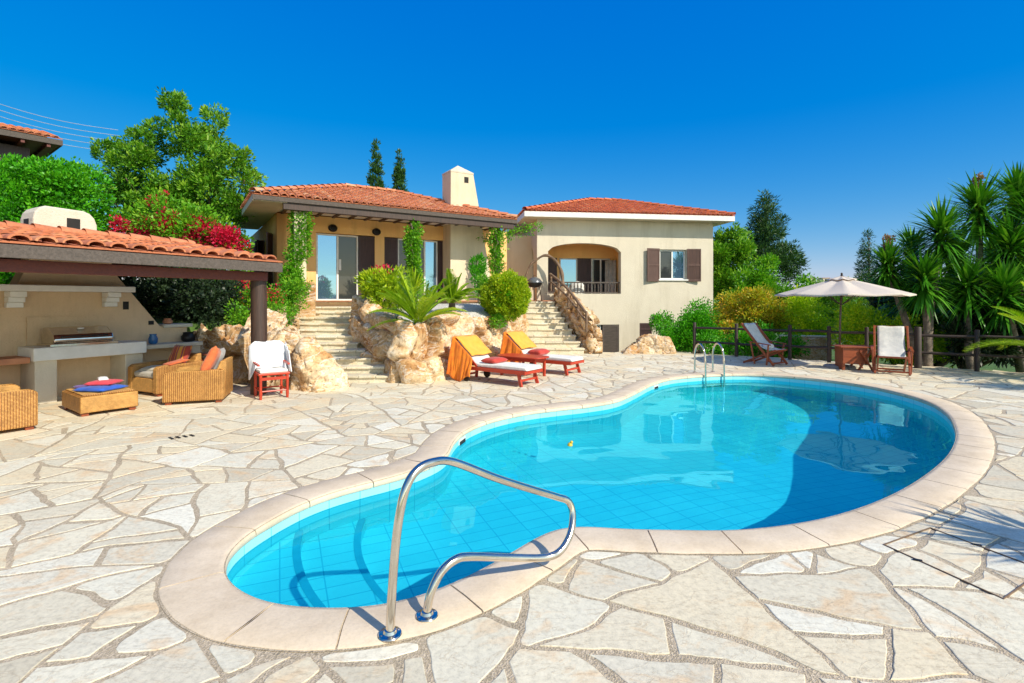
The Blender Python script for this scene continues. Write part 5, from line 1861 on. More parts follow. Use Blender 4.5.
cloth('rear_fold', tfn2, 40, 14, WHS, tw, .012)
def tfn3(i, j):
    s = 1; return RC(.36 + .06 * j + .02 * math.sin(i * 18), .34 - .5 * i, .93 - .25 * i - (.42 - .1 * i) * j)
cloth('side_fold', lambda i, j: RC(.31 + .05 * j + .015 * math.sin(i * 16), .37 - .30 * i, .95 - .16 * i - (.50 - .12 * i) * j), 24, 14, WHS, tw, .012)

# ------------------------------------------------------------------ wicker furniture
def wicker_chair(label, loc, rz, seatc, proto=None):
    t = thing('wicker_armchair', label, 'armchair', (0, 0, 0), 0, 'wicker armchairs')
    w, d = .92, .90
    mb = MB(); mb.box((0, 0, .185), (w - .02, d - .02, .25)); mb.build('seat_base', WICKER, t, bevel=.02)
    for s in (-1, 1):
        mb = MB(); P = [(-d / 2, .05), (-d / 2, .50), (-d / 2 + .06, .545), (d / 2 - .10, .565), (d / 2, .55), (d / 2, .05)]
        mb.prism([(s * w / 2 - (.13 if s > 0 else 0), y, z) for y, z in P], (.13, 0, 0)); mb.build('armrest', WICKER, t, bevel=.02)
    mb = MB(); P = [(d / 2 - .13, .3), (d / 2 - .13, .55), (d / 2 - .07, .70), (d / 2 + .02, .71), (d / 2 + .01, .3), (d / 2 - .002, .052), (d / 2 - .13, .052)]
    mb.prism([(-w / 2 + .132, y, z) for y, z in P], (w - .264, 0, 0)); mb.build('backrest', WICKER, t, bevel=.02)
    for x in (-.38, .38):
        for y in (-.37, .37):
            mb = MB(); mb.box((x, y, .03), (.09, .09, .06)); mb.build('leg', MAHW, t, bevel=.006)
    mb = MB(); mb.box((0, -.06, .37), (w - .28, d - .18, .11)); mb.build('seat_cushion', seatc, t, bevel=.035)
    t.location = loc; t.rotation_euler.z = rz
    return t


def rotm(rz): return Matrix.Rotation(rz, 3, 'Z')
A1, R1 = Vector((-5.50, 9.16, 0)), math.radians(-71)
wicker_chair('wicker armchair nearest the white draped chair, seen from its arm side', A1, R1, GRC)
A2, R2 = Vector((-6.60, 9.95, 0)), math.radians(-26)
wicker_chair('wicker armchair with the striped cushion in front of the barbecue counter', A2, R2, BEC)
A3, R3 = Vector((-7.05, 6.93, 0)), math.radians(146)
wicker_chair('wicker armchair cut by the left edge of the photo', A3, R3, BEC)


def lean(base, rz, x, y, z, tilt, spin=0):
    M = rotm(rz) @ Matrix.Rotation(math.radians(tilt), 3, 'X') @ Matrix.Rotation(math.radians(spin), 3, 'Z')
    return base + rotm(rz) @ Vector((x, y, z)), M


c, M = lean(A1, R1, .16, .20, .68, 66, 10); cushion('scatter_cushion', 'shiny orange scatter cushion leaning in the nearer wicker armchair', c, (.54, .54, .17), ORC, M)
c, M = lean(A1, R1, -.20, .23, .66, 68, -4); cushion('scatter_cushion', 'grey scatter cushion behind the orange one in the wicker armchair', c, (.44, .44, .15), GRC, M)
c, M = lean(A2, R2, .02, .22, .66, 66, 0); cushion('scatter_cushion', 'red and orange striped scatter cushion against the wicker armchair back', c, (.52, .46, .16), STRC, M)
c, M = lean(A2, R2, -.12, -.16, .455, 6, 20); cushion('scatter_cushion', 'pale beige cushion lying flat on the wicker seat below the striped one', c, (.40, .36, .09), BEC, M)
c, M = lean(A2, R2, .36, -.05, .585, 10, 0); cushion('scatter_cushion', 'folded orange red cloth pad lying on the inner wicker armrest', c, (.24, .4, .05), ORC, M)
c, M = lean(A3, R3, .0, .20, .62, 62, 0); cushion('scatter_cushion', 'yellow scatter cushion in the wicker armchair at the left edge', c, (.5, .44, .16), YELC, M)
OTc, OTr = Vector((-6.60, 8.33, 0)), math.radians(143)
ot = thing('wicker_ottoman', 'low wicker ottoman table carrying blue and red cushions', 'ottoman', OTc, OTr)
OT = lambda x, y, z: OTc + rotm(OTr) @ Vector((x, y, z))
mb = MB(); mb.box(OT(0, 0, .175), (1.0, .74, .25), rz=OTr); mb.build('body', WICKER, ot, bevel=.02)
mb = MB(); mb.box(OT(0, 0, .312), (.92, .66, .02), rz=OTr); mb.build('top_panel', WICKER, ot, bevel=.008)
for x in (-.42, .42):
    for y in (-.3, .3):
        mb = MB(); mb.box(OT(x, y, .025), (.09, .09, .05), rz=OTr); mb.build('leg', MAHW, ot, bevel=.005)
cushion('seat_pad', 'flat blue pad lowest on the wicker ottoman', OT(-.12, .02, .355), (.52, .5, .08), BLUC, rz=OTr + .5)
cushion('seat_pad', 'flat purple pad beside the blue pad on the wicker ottoman', OT(.22, .02, .352), (.42, .44, .07), PURC, rz=OTr + .2)
cushion('seat_pad', 'crimson pad lying on top of the blue pad', OT(-.02, -.05, .425), (.40, .38, .08), PNKC, rz=OTr + .8)
cushion('folded_cloth', 'crumpled white cloth topmost on the pads of the ottoman', OT(.08, -.06, .475), (.24, .14, .06), WHT, rz=OTr - .2, cat='cloth')
# small red chair seen beside the counter
bx_ = Vector((-6.15, 10.55, 0))
ob_ = thing('folding_stool', 'dark red folding stool tucked between armchairs and rock wall', 'stool', bx_, .5)
OB = lambda x, y, z: bx_ + rotm(.5) @ Vector((x, y, z))
mb = MB(); mb.box(OB(0, 0, .66), (.4, .34, .03), rz=.5); mb.build('seat', MAHW, ob_, bevel=.006)
for s in (-.17, .17):
    mb = MB(); mb.bar(OB(-.17, s, .64), OB(.17, s, .0), .03, .03); mb.build('leg', MAHW, ob_)
    mb = MB(); mb.bar(OB(.17, s * .8, .64), OB(-.17, s * .8, .0), .03, .03); mb.build('leg', MAHW, ob_)

# ------------------------------------------------------------------ sling deck chairs
def deck_chair(label, loc, rz, canvas, recline=.0):
    t = thing('deck_chair', label, 'deck chair', loc, rz, 'sling deck chairs by the fence')
    P = lambda x, y, z: Vector(loc) + rotm(rz) @ Vector((x, y, z))
    w = .33
    mb = MB()
    for s in (-1, 1): mb.bar(P(s * w, -.42, .02), P(s * w, .50, 1.10), .045, .055, up=(0, 0, 1))
    mb.bar(P(-w, .49, 1.08), P(w, .49, 1.08), .04, .05); mb.bar(P(-w, -.38, .07), P(w, -.38, .07), .03, .04)
    mb.build('back_frame', MAHW, t, bevel=.005)
    mb = MB()
    for s in (-1, 1): mb.bar(P(s * (w - .06), .48, .02), P(s * (w - .06), -.44, .42), .04, .05)
    mb.bar(P(-w + .06, -.43, .41), P(w - .06, -.43, .41), .04, .04); mb.bar(P(-w + .06, .44, .04), P(w - .06, .44, .04), .03, .04)
    mb.build('seat_frame', MAHW, t, bevel=.005)
    for s in (-1, 1):
        mb = MB(); mb.bar(P(s * (w + .05), -.36, .56), P(s * (w + .05), .24, .62), .06, .025); mb.bar(P(s * (w + .05), -.30, .55), P(s * (w + .03), -.24, .02), .03, .04)
        mb.bar(P(s * (w + .05), .2, .6), P(s * (w + .02), .1, .02), .03, .04)
        mb.build('armrest', MAHW, t, bevel=.005)
    def sl(i, j):
        x = (-.27 + .54 * i) * (1 if 1 else 1)
        # from the top rail down, sagging, to the front rail
        y = .47 - .90 * j + .0; a = 1 - j
        z = .415 + (1.09 - .415) * a ** 1.35 - .30 * math.sin(math.pi * min(1, j * 1.02)) ** 1.1 * .55
        return P(x, y, z + .01 + .006 * math.sin(i * 9))
    cloth('sling', sl, 10, 24, canvas, t, .008)
    return t


deck_chair('deck chair with pale blue canvas beside the pool ladder, backing the fence', (6.92, 14.2, 0), math.radians(34), CANV)
deck_chair('deck chair with white canvas under the yucca trees at the right fence', (9.12, 12.5, 0), math.radians(-34), CANV2)
cushion('rolled_towel', 'small white rolled towel lying on the pale blue deck chair', (6.92, 14.05, .50), (.3, .2, .14), WHT, rz=.6, cat='towel')

# pale rubble wall and clipped box hedge glimpsed through the fence
rw = thing('garden_wall', 'low pale rubble wall glimpsed through the fence left of the parasol pole', 'wall', (9.6, 17.2, -.8))
mb = MB(); w0 = [(8.9, 17.3), (10.4, 16.9), (10.5, 17.2), (9.0, 17.6)]
mb.prism([(x, y, -.9) for x, y in w0], (0, 0, 1.42)); mb.build('stonework', rock_mat('pale_rubble', 2.0), rw, bevel=.04)
mb = MB(); mb.prism([(x, y, .525) for x, y in w0], (0, 0, .05)); mb.build('coping_slab', WALL3, rw, bevel=.01)

# red folding table beside the parasol
rt_o, rt_r = Vector((8.62, 13.15, 0)), -.15
rt = thing('folding_table', 'red brown wooden box table beside the parasol foot', 'table', rt_o, rt_r)
P = lambda x, y, z: rt_o + rotm(rt_r) @ Vector((x, y, z))
mb = MB(); mb.box(P(-.05, 0, .36), (.56, .45, .40), rz=rt_r); mb.build('box_body', MAHW, rt, bevel=.008)
mb = MB(); mb.box(P(0, 0, .578), (.80, .55, .03), rz=rt_r); mb.build('table_top', MAHW, rt, bevel=.006)
for s in (-.22, .22):
    mb = MB(); mb.bar(P(.36, s, .56), P(.02, s * 1.05, .0), .03, .045); mb.bar(P(.05, s * 1.15, .5), P(.34, s * 1.15, .0), .03, .045); mb.build('leg', MAHW, rt)
mb = MB(); mb.box(P(-.3, 0, .08), (.06, .4, .16), rz=rt_r); mb.build('foot', MAHW, rt)

# ------------------------------------------------------------------ parasol
uo = Vector((8.50, 13.5, 0))
um = thing('parasol', 'wide off white parasol standing by the wooden fence', 'parasol', uo, .3)
mb = MB(); mb.lathe(uo, [(.36, 0), (.37, .03), (.34, .06), (.12, .08), (.05, .11), (.045, .3), (.03, .31)], 28); mb.build('base', simple('grey_concrete', (.35, .34, .32), (.24, .24, .23), .9, 6), um, smooth=40)
mb = MB(); mb.tube([uo + V(0, 0, .1), uo + V(.02, 0, 1.2), uo + V(.06, 0, 2.22)], .024, 12); mb.build('pole', simple('bronze_pole', (.12, .09, .07), (.08, .06, .05), .4, 4, .4, bstr=0), um, smooth=180)
ap = uo + V(.06, 0, 2.33); RR = 1.56; ZR = -.44
def umb_pt(t, r):
    k = 8; a = (t % (2 * math.pi / k)) - math.pi / k
    rr_ = math.cos(math.pi / k) / math.cos(a); sag = -.045 * math.sin(math.pi * r) * (1 - abs(a) / (math.pi / k)) - .03 * (1 - abs(a) / (math.pi / k)) * r
    return ap + V(math.cos(t + .3) * RR * r * rr_, math.sin(t + .3) * RR * r * rr_, ZR * r ** 1.08 + sag)
mb = MB(); mb.grid(lambda i, j: umb_pt(i * 2 * math.pi - 1e-6, .02 + .98 * j), 96, 14); can = mb.build('canopy', PARA, um, smooth=180, solid=.004)
mb = MB(); mb.grid(lambda i, j: umb_pt(i * 2 * math.pi - 1e-6, .02 + .20 * j) + V(0, 0, .045 - .0 * j), 64, 4); mb.build('vent_cap', PARA, um, smooth=180, solid=.004)
mb = MB(); mb.grid(lambda i, j: umb_pt(i * 2 * math.pi - 1e-6, 1.0) - V(0, 0, .025 * j), 96, 1); mb.build('valance', PARA, um, solid=.004)
for k in range(8):
    t = 2 * math.pi * k / 8; mb = MB(); tip = umb_pt(t, .98) - V(0, 0, .015); mb.bar(ap - V(0, 0, .05), tip, .016, .02)
    m = umb_pt(t, .5) - V(0, 0, .03); mb.bar(m, uo + V(.05, 0, 1.62), .012, .014); mb.build('rib', DARKF, um)
mb = MB(); mb.lathe(ap + V(0, 0, 0), [(.05, -.04), (.05, .03), (.02, .07), (.03, .1), (.01, .13)], 12); mb.build('finial', DARKF, um)

# ------------------------------------------------------------------ wooden fence behind the pool
FP = [(5.95, 16.95), (6.95, 16.1), (8.15, 15.25), (8.9, 14.6), (9.55, 14.0), (10.42, 13.35), (11.4, 12.75), (12.4, 12.15), (13.6, 11.2), (15.0, 10.2)]
fe = thing('wooden_fence', 'dark brown post and rail fence behind the parasol and deck chairs', 'fence', (9.5, 14, 0))
for k, (x, y) in enumerate(FP):
    mb = MB(); ht = 1.02 if k not in (5,) else 1.06; r_ = .052 if k != 5 else .085
    mb.tube([(x, y, -.6), (x, y, ht - .02), (x, y, ht)], [r_, r_, r_ * .8], 10); mb.build('post', DARKF, fe, smooth=40)
for (a, b) in zip(FP, FP[1:]):
    for z in (.40, .86):
        mb = MB(); p, q = Vector((*a, z + rnd.uniform(-.015, .015))), Vector((*b, z + rnd.uniform(-.015, .015))); mb.tube([p, p.lerp(q, .5) + V(0, 0, rnd.uniform(-.012, .012)), q], .036, 9); mb.build('rail', DARKF, fe, smooth=60)

# log handrail on the rock parapet
lr = thing('log_handrail', 'rough log handrail on short posts following the rock parapet', 'handrail', (1.9, 18.5, 1.2))
tops_ = [(1.50, 20.05, 2.75), (1.72, 19.2, 2.50), (1.98, 18.3, 2.15), (2.22, 17.5, 1.72), (2.42, 16.95, 1.36)]
for k, (x, y, z) in enumerate(tops_):
    mb = MB(); mb.tube([(x, y, z - .65), (x + .01, y, z - .3), (x, y, z + .03)], .042, 8); mb.build('post', DRIFT, lr, smooth=60)
for z in (0, -.28):
    mb = MB(); mb.tube(catmull([(x - .03, y, zz + z) for x, y, zz in tops_], 5), [.05] * 21 if z == 0 else [.036] * 21, 9); mb.build('rail', DRIFT, lr, smooth=60)
da = thing('driftwood_arch', 'gnarled driftwood bent into an arch at the top of the narrow stairs', 'arch', (1.3, 20, 1.7))
mb = MB(); pa = catmull([(.42, 20.0, 1.72), (.45, 20.0, 2.4), (.72, 20.0, 3.05), (1.15, 19.98, 3.42), (1.55, 19.95, 3.38), (1.82, 19.9, 3.0), (1.93, 19.8, 2.5), (2.0, 19.7, 1.6)], 6)
mb.tube([p + Vector((noise.noise(p * 2) * .05, 0, noise.noise(p * 2 + V(9, 0, 0)) * .05)) for p in pa], [.03 + .045 * (k / len(pa)) + .01 * math.sin(k) for k in range(len(pa))], 10); mb.build('bough', DRIFT, da, smooth=180)

# kettle barbecue at the stair head
kb = thing('kettle_barbecue', 'round black kettle barbecue on legs at the head of the narrow stairs', 'barbecue', (.86, 19.98, 1.7))
kc = Vector((.86, 19.75, 0)); kz = 1.70
mb = MB(); mb.lathe(kc + V(0, 0, kz), [(.05, .52), (.2, .55), (.27, .64), (.285, .70)], 24); mb.build('bowl', BLACK, kb, smooth=60)
mb = MB(); mb.lathe(kc + V(0, 0, kz), [(.29, .705), (.28, .76), (.2, .86), (.07, .92), (.01, .93)], 24); mb.build('lid', simple('grey_enamel', (.16, .17, .18), (.1, .1, .11), .25, 5, .3, bstr=0), kb, smooth=60)
for k in range(3):
    t = 2.1 * k + .4; mb = MB(); mb.tube([kc + V(.2 * math.cos(t), .2 * math.sin(t), kz + .56), kc + V(.3 * math.cos(t), .3 * math.sin(t), kz + .0)], .014, 7); mb.build('leg', BLACK, kb)
mb = MB(); mb.tube([kc + V(-.06, 0, kz + .92), kc + V(-.06, 0, kz + .97), kc + V(.06, 0, kz + .97), kc + V(.06, 0, kz + .92)], .01, 6); mb.build('handle', BLACK, kb)
pot('plant_pot', 'small white pot on the rock edge left of the kettle barbecue', 'pot', V(.62, 19.5, 1.72), .12, .26, WALL3)
pot('plant_pot', 'round red clay pot on the white gravel beside the palm like plant', 'pot', V(-2.75, 11.9, bed_z(-2.75, 11.9) - .02), .16, .26, simple('red_clay', (.55, .07, .04), (.38, .04, .03), .4, 5))
gl = thing('garden_light', 'thin blue grey garden spike light at the gravel edge', 'garden light', (-2.52, 11.35, 1.1))
mb = MB(); mb.tube([(-2.52, 11.35, 1.05), (-2.52, 11.35, 1.38)], .014, 7); mb.build('stake', BLACK, gl)
mb = MB(); mb.lathe((-2.52, 11.35, 1.38), [(.03, 0), (.045, .02), (.045, .09), (.05, .1), (.01, .13)], 12); mb.build('lamp_head', simple('blue_grey_metal', (.22, .28, .34), None, .4, 4, .5, bstr=0), gl)

# inspection hatch frame and drain slots in the paving
hx = [gp(883, 545), gp(930, 528), gp(1045, 571), gp(1004, 600)]
hh = thing('inspection_hatch', 'paving filled hatch outlined by a thin dark metal frame right of the pool', 'hatch', (*hx[0], 0))
mb = MB()
cc_ = Vector((sum(p[0] for p in hx) / 4, sum(p[1] for p in hx) / 4))
for k in range(4):
    a, b = Vector(hx[k]), Vector(hx[(k + 1) % 4]); ia, ib = a + (cc_ - a).normalized() * .011, b + (cc_ - b).normalized() * .011
    mb.hexa([(a.x, a.y, -.01), (b.x, b.y, -.01), (ib.x, ib.y, -.01), (ia.x, ia.y, -.01), (a.x, a.y, .0075), (b.x, b.y, .0075), (ib.x, ib.y, .0075), (ia.x, ia.y, .0075)])
mb.build('hatch_frame', simple('rusty_metal', (.24, .15, .09), (.13, .09, .06), .8, 20), hh)
for t_ in (.33, .8):
    a = Vector(hx[0]).lerp(Vector(hx[3]), t_) if t_ < .5 else Vector(hx[1]).lerp(Vector(hx[2]), .45)
    mb = MB(); mb.box((a.x, a.y, .004), (.05, .022, .010), rz=-.5); mb.build('lifting_lug', BLACK, hh)
dg = thing('floor_drain', 'row of short dark drain slots in the paving in front of the wicker chairs', 'drain', (*gp(182, 437), 0))
for k in range(4):
    x, y = gp(171 + k * 7, 438.5 - k * .9); mb = MB(); mb.box((x, y, .005), (.03, .12, .006), rz=.9); mb.build('slot', DARK, dg)

# floating leaf scoop / leaf on the water
fx, fy = gp(570, 446, WZ); mb = MB(); mb.lathe((fx, fy, WZ - .01), [(.01, 0), (.035, .015), (.03, .04), (.012, .055)], 10); mb.lathe((fx + .02, fy, WZ + .03), [(.005, 0), (.02, .012), (.018, .03), (.003, .04)], 8)
tag(mb.build('floating_thermometer', simple('yellow_plastic', (.8, .5, .03), None, .4, 5, bstr=0), None, smooth=60), 'tiny yellow float bobbing in the middle of the pool', 'float')

# power lines
for k in range(5):
    y0_ = 97 + k * 6.5; a = at(-60, y0_ - 14, 34); b = at(118, 130 + k * 5.5, 46)
    pts = [a.lerp(b, q / 12) - V(0, 0, .5 * math.sin(math.pi * q / 12)) for q in range(13)]
    mb = MB(); mb.tube(pts, .022, 5); o = mb.build('power_line', simple('aluminium_cable', (.55, .57, .6), None, .5, 3, .3, bstr=0) if k == 0 else bpy.data.materials['aluminium_cable'], None)
    tag(o, ('topmost', 'second from top', 'middle', 'second from bottom', 'lowest')[k] + ' of the five thin parallel power lines at upper left', 'power line', 'parallel power lines')
# ------------------------------------------------------------------ vegetation
def lob(px, py, r, Y, depth=1.0, ry=None):
    """a lobe of a crown standing at distance Y, r in picture pixels"""
    c = at(px, py, Y); k = r / F * Y
    return (c.x, c.y, c.z, k, k * depth, (ry / F * Y) if ry else k)


def tree(name, label, cat, base, lobes, mat, n, L, W, trunk_r, seed, bark=BARK, cl_r=.22, fork=.45, up=.35, group=None, **kw):
    t = thing(name, label, cat, base, 0, group)
    crown('crown', lobes, mat, t, n, L, W, seed, cl_r, up=up, **kw)
    tg_ = sorted(lobes, key=lambda l: l[2]); tg_ = tg_[:max(4, int(len(tg_) * .6))]
    branches('trunk', base, [(l[0], l[1], l[2]) for l in tg_], trunk_r, bark, t, seed, fork)
    return t


rz = random.Random(3)


def sublobes(specs, n, r0, r1, Y, dy, seed):
    """many small leafy domes scattered over the envelope given by specs (px, py, r)"""
    q = random.Random(seed); out = []; w = [s[2] ** 2 for s in specs]
    for _ in range(n):
        px, py, r = q.choices(specs, w)[0]; a = q.uniform(0, 6.283); k = math.sqrt(q.uniform(.05, 1)) * .85; rr_ = q.uniform(r0, r1)
        depth = math.sqrt(max(0, 1 - k * k)) * q.choice((-1, -1, -.3, .6))
        out.append(lob(px + math.cos(a) * r * k, py + math.sin(a) * r * k, min(rr_, r), Y + depth * dy, 1.0, min(rr_, r) * .85))
    return out
lb = []
for px, py, r in ((122, 160, 22), (108, 140, 12), (150, 142, 22), (180, 112, 15), (177, 130, 24), (208, 126, 17), (214, 112, 11), (240, 160, 20), (250, 178, 14), (243, 192, 18), (203, 158, 30), (165, 182, 36), (213, 196, 32), (135, 193, 24), (150, 215, 28), (235, 212, 17), (128, 178, 20), (185, 205, 35), (118, 210, 20)):
    lb.append((px, py, r))
lb = [(108, 146, 7), (124, 140, 8), (118, 158, 14), (140, 150, 16), (155, 128, 8), (157, 150, 16), (144, 130, 5), (178, 104, 10), (178, 122, 12), (182, 142, 20), (214, 120, 10), (206, 138, 14), (240, 152, 12), (238, 172, 20), (250, 180, 12), (203, 165, 28), (165, 185, 34), (213, 196, 32), (140, 188, 26), (150, 215, 28), (235, 210, 20), (128, 172, 18), (185, 205, 35), (118, 205, 20)]
lb = sublobes(lb, 150, 8, 13, 17.2, 1.3, 5)
tree('broadleaf_tree', 'large bushy green tree rising behind the pavilion and the red flowers', 'tree', (-11.0, 18.6, 1.9), lb, L_TREE, 52000, .125, .055, .12, 1, cl_r=.13, fork=.15, shell=(.6, 1.05), tmix=.45, up=.6)
# hedge at the far left
hd = thing('clipped_hedge', 'tall bright green clipped hedge behind the pavilion roof at the left edge', 'hedge', (-13, 13.5, 1.5))
lbh = []
for k in range(34):
    px = -70 + rz.uniform(0, 158); top = 160 + max(0, px) * .05 + max(0, px - 80) * .9; py = rz.uniform(top + 20, 280); Y = 13 + rz.uniform(-.5, .8)
    lbh.append(lob(px, py, 22, Y, 1.0))
for k in range(22):
    px = -60 + k * 7.0; top = 160 + max(0, px) * .06 + max(0, px - 78) * .85; lbh.append(lob(px, top + 14, 15, 13 + rz.uniform(-.3, .6), 1.6))
crown('foliage', lbh, L_HEDGE, hd, 62000, .085, .05, 2, .15, per=26, shell=(.55, 1.0), up=.4)
fill = [lob(px, py, 30, 13.9) for px in range(-60, 90, 22) for py in (205, 235, 265)] + [lob(px, 190, 16, 13.9) for px in range(-60, 75, 14)]
crown('inner_foliage', fill, L_HEDGE, hd, 14000, .16, .12, 3, .2, shell=(.2, .9))
mb = MB(); mb.tube([(-13, 13.6, 1.3), (-13, 13.6, 4.4)], .1, 8); mb.tube([(-11.3, 13.6, 1.3), (-11.3, 13.6, 4.0)], .1, 8); mb.build('stem', BARK, hd)

# bougainvillea
bo = thing('bougainvillea', 'bougainvillea heavy with crimson red bracts spilling behind the pavilion roof', 'flowering shrub', (-8.6, 15.2, 1.8))
gl_, rl_ = [], []
for px, py, r in ((120, 236, 20), (145, 228, 24), (170, 222, 26), (195, 232, 24), (220, 240, 20), (165, 212, 15), (236, 250, 15), (235, 285, 18), (250, 300, 14), (215, 290, 20), (190, 262, 28), (225, 310, 14)):
    gl_.append(lob(px, py, r, 14.6 + rz.uniform(-.5, .5)))
for px, py, r in ((120, 226, 7), (126, 230, 5), (167, 218, 7), (158, 204, 7), (178, 229, 11), (168, 232, 9), (192, 226, 8), (202, 236, 11), (215, 238, 9), (226, 240, 10), (239, 245, 8), (186, 240, 8), (150, 224, 6), (244, 284, 7), (238, 296, 8), (246, 306, 5), (231, 288, 4), (160, 196, 5), (209, 228, 6), (233, 236, 6), (140, 228, 6), (132, 234, 6), (150, 232, 7), (175, 221, 7), (183, 234, 9), (198, 227, 7), (158, 228, 8), (220, 234, 7), (145, 236, 6)):
    rl_.append(lob(px, py, r, 14.1 + rz.uniform(-.15, .15)))
crown('foliage', gl_, L_VINE, bo, 16000, .10, .055, 4, .2)
crown('flowers', rl_, L_BRACT, bo, 6200, .075, .06, 5, .12, per=12)
branches('stem', (-8.6, 15.2, 1.7), [l[:3] for l in gl_], .07, BARK, bo, 6, .2)
# dark shrub below the pavilion roof
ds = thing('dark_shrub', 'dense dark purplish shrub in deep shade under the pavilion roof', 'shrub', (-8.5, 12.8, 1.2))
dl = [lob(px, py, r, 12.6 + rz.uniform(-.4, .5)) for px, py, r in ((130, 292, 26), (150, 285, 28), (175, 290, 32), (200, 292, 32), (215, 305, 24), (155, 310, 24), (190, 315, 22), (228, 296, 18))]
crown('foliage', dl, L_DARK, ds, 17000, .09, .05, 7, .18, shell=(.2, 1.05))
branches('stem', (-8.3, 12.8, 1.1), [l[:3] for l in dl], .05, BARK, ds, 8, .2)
# ground plants spilling over the rocks right of the post
gpn = thing('trailing_plant', 'light green trailing plant with tiny pink flowers spilling over rocks beside the stairs', 'plant', (-5.6, 13.0, 1.4))
tl = [lob(px, py, r, Y) for px, py, r, Y in ((250, 318, 12, 12.5), (270, 305, 15, 13), (290, 298, 15, 13.6), (262, 296, 12, 13.2), (282, 314, 10, 12.6), (243, 300, 12, 13), (300, 290, 9, 14), (240, 315, 10, 12))]
crown('foliage', tl, L_VINE, gpn, 7500, .06, .034, 9, .12); crown('flowers', [lob(275, 293, 10, 13), lob(247, 290, 8, 13)], L_BRACT, gpn, 260, .06, .045, 10, .1, per=6)

# climbing vines on the porch columns
def vine(label, pts, r, n, seed, top=None):
    t = thing('climbing_vine', label, 'vine', tuple(pts[0]), 0, 'vines on the porch columns')
    L_ = []
    for k in range(len(pts) - 1):
        for q in range(5):
            p = pts[k].lerp(pts[k + 1], q / 5); L_.append((p.x + rz.uniform(-.08, .08), p.y - rz.uniform(-.03, .08), p.z, r * rz.uniform(.6, 1.15), r * .8, r * 1.1))
    crown('foliage', L_, L_VINE, t, n, .075, .048, seed, .11, per=14, up=.0)
    mb = MB(); mb.tube([p + V(.05 * math.sin(k * 2), -.12, 0) for k, p in enumerate(catmull(pts, 4))], .025, 6); mb.build('stem', BARK, t)
    return t
Y1 = 14.45
vine('leafy green vine hiding the left porch column', [at(281, 305, Y1 - .6), at(292, 280, Y1 - .2), at(299, 255, Y1), at(300, 235, Y1), at(299, 212, Y1)], .22, 7000, 20)
vine('leafy green vine on the middle porch column above the palm like plant', [at(416, 290, 16.0), at(414, 268, 16.0), at(413, 250, 16.0), at(413, 224, 16.0)], .22, 4600, 21)
vine('thin straggly vine on the right porch column', [at(497, 272, 17.7), at(495, 255, 17.7), at(497, 240, 17.7), at(494, 228, 17.7)], .18, 2400, 22)
hv = thing('hanging_vine', 'sparse vine spray reaching from the porch roof to the wing eave', 'vine', (0, 18.2, 4.0))
crown('foliage', [(lambda c: (c.x, c.y, c.z, .22, .15, .10))(at(px, py, 18.6)) for px, py in ((484, 237), (490, 240), (503, 233), (512, 235), (520, 232), (528, 230), (536, 227), (506, 245))], L_VINE, hv, 520, .09, .05, 23, .12, per=8)
mb = MB(); mb.tube(catmull([at(482, 238, 18.5), at(497, 240, 18.4), at(512, 236, 18.6), at(540, 226, 18.9)], 5), .014, 5); mb.build('stem', BARK, hv)

# cycads: arching fronds with rows of narrow leaflets
def cycad(label, base, n, R_, seed, elev=(20, 80), leaf=.16, trunk=.28, group=None, name='cycad_palm', dirs=None, mat=L_CYC):
    t = thing(name, label, 'palm', tuple(base), 0, group)
    rng = np.random.default_rng(seed); r = random.Random(seed); vs, ds, ts_, LL = [], [], [], []
    mb = MB(); base = Vector(base); c0 = base + V(0, 0, trunk)
    for k in range(n):
        az = 2 * math.pi * (k * .618) + r.uniform(-.2, .2); el = math.radians(r.uniform(*elev)); ln = R_ * r.uniform(.8, 1.1)
        if dirs: az, el = dirs[k % len(dirs)]; az += r.uniform(-.12, .12); el = math.radians(el + r.uniform(-5, 5))
        d = V(math.cos(az) * math.cos(el), math.sin(az) * math.cos(el), math.sin(el)); pts = []
        for q in range(15):
            u = q / 14; p = c0 + d * ln * u + V(0, 0, -.42 * ln * u ** 2.2 * math.cos(el) * 1.1); pts.append(p)
        mb.tube(pts, [.014 * (1 - .8 * q / 14) for q in range(15)], 4, caps=False)
        tt = r.random()
        for q in range(66):
            u = .12 + .88 * q / 66; i = u * 14; i0_ = int(min(13, i)); p = pts[i0_].lerp(pts[i0_ + 1], i - i0_); tn = (pts[i0_ + 1] - pts[i0_]).normalized()
            sd = tn.cross(V(0, 0, 1))
            if sd.length < .1: sd = V(1, 0, 0)
            sd.normalize(); upv = sd.cross(tn)
            for s in (-1, 1):
                vs.append(p); ds.append(sd * s * .8 + tn * .55 + upv * .28); LL.append(leaf * (math.sin(math.pi * min(1, u * .95 + .05)) ** .6 + .15)); ts_.append(min(1, max(0, .25 + .5 * tt + r.uniform(-.15, .15))))
    C = np.array([tuple(v) for v in vs]); D = np.array([tuple(v) for v in ds]); LL = np.array(LL)
    v, f = leaf_quads(C, D, 1.0, .0, rng)
    v = v.reshape(-1, 4, 3); Dn = D / np.linalg.norm(D, axis=1, keepdims=True); S = np.cross(Dn, rng.normal(size=Dn.shape) * .25 + np.array([0, 0, 1])); S /= np.linalg.norm(S, axis=1, keepdims=True)
    w = .011
    v[:, 0] = C; v[:, 1] = C + Dn * LL[:, None] * .4 + S * w; v[:, 2] = C + Dn * LL[:, None]; v[:, 3] = C + Dn * LL[:, None] * .4 - S * w
    np_mesh('fronds', v.reshape(-1, 3), f, mat, t, np.array(ts_))
    mb.build('frond_stems', mat, t, attr=True)
    mb = MB(); mb.lathe(base - V(0, 0, .05), [(.09, 0), (.12, .08), (.10, trunk * .7), (.08, trunk + .06)], 12); mb.build('trunk', BARK, t, smooth=40)
    return t
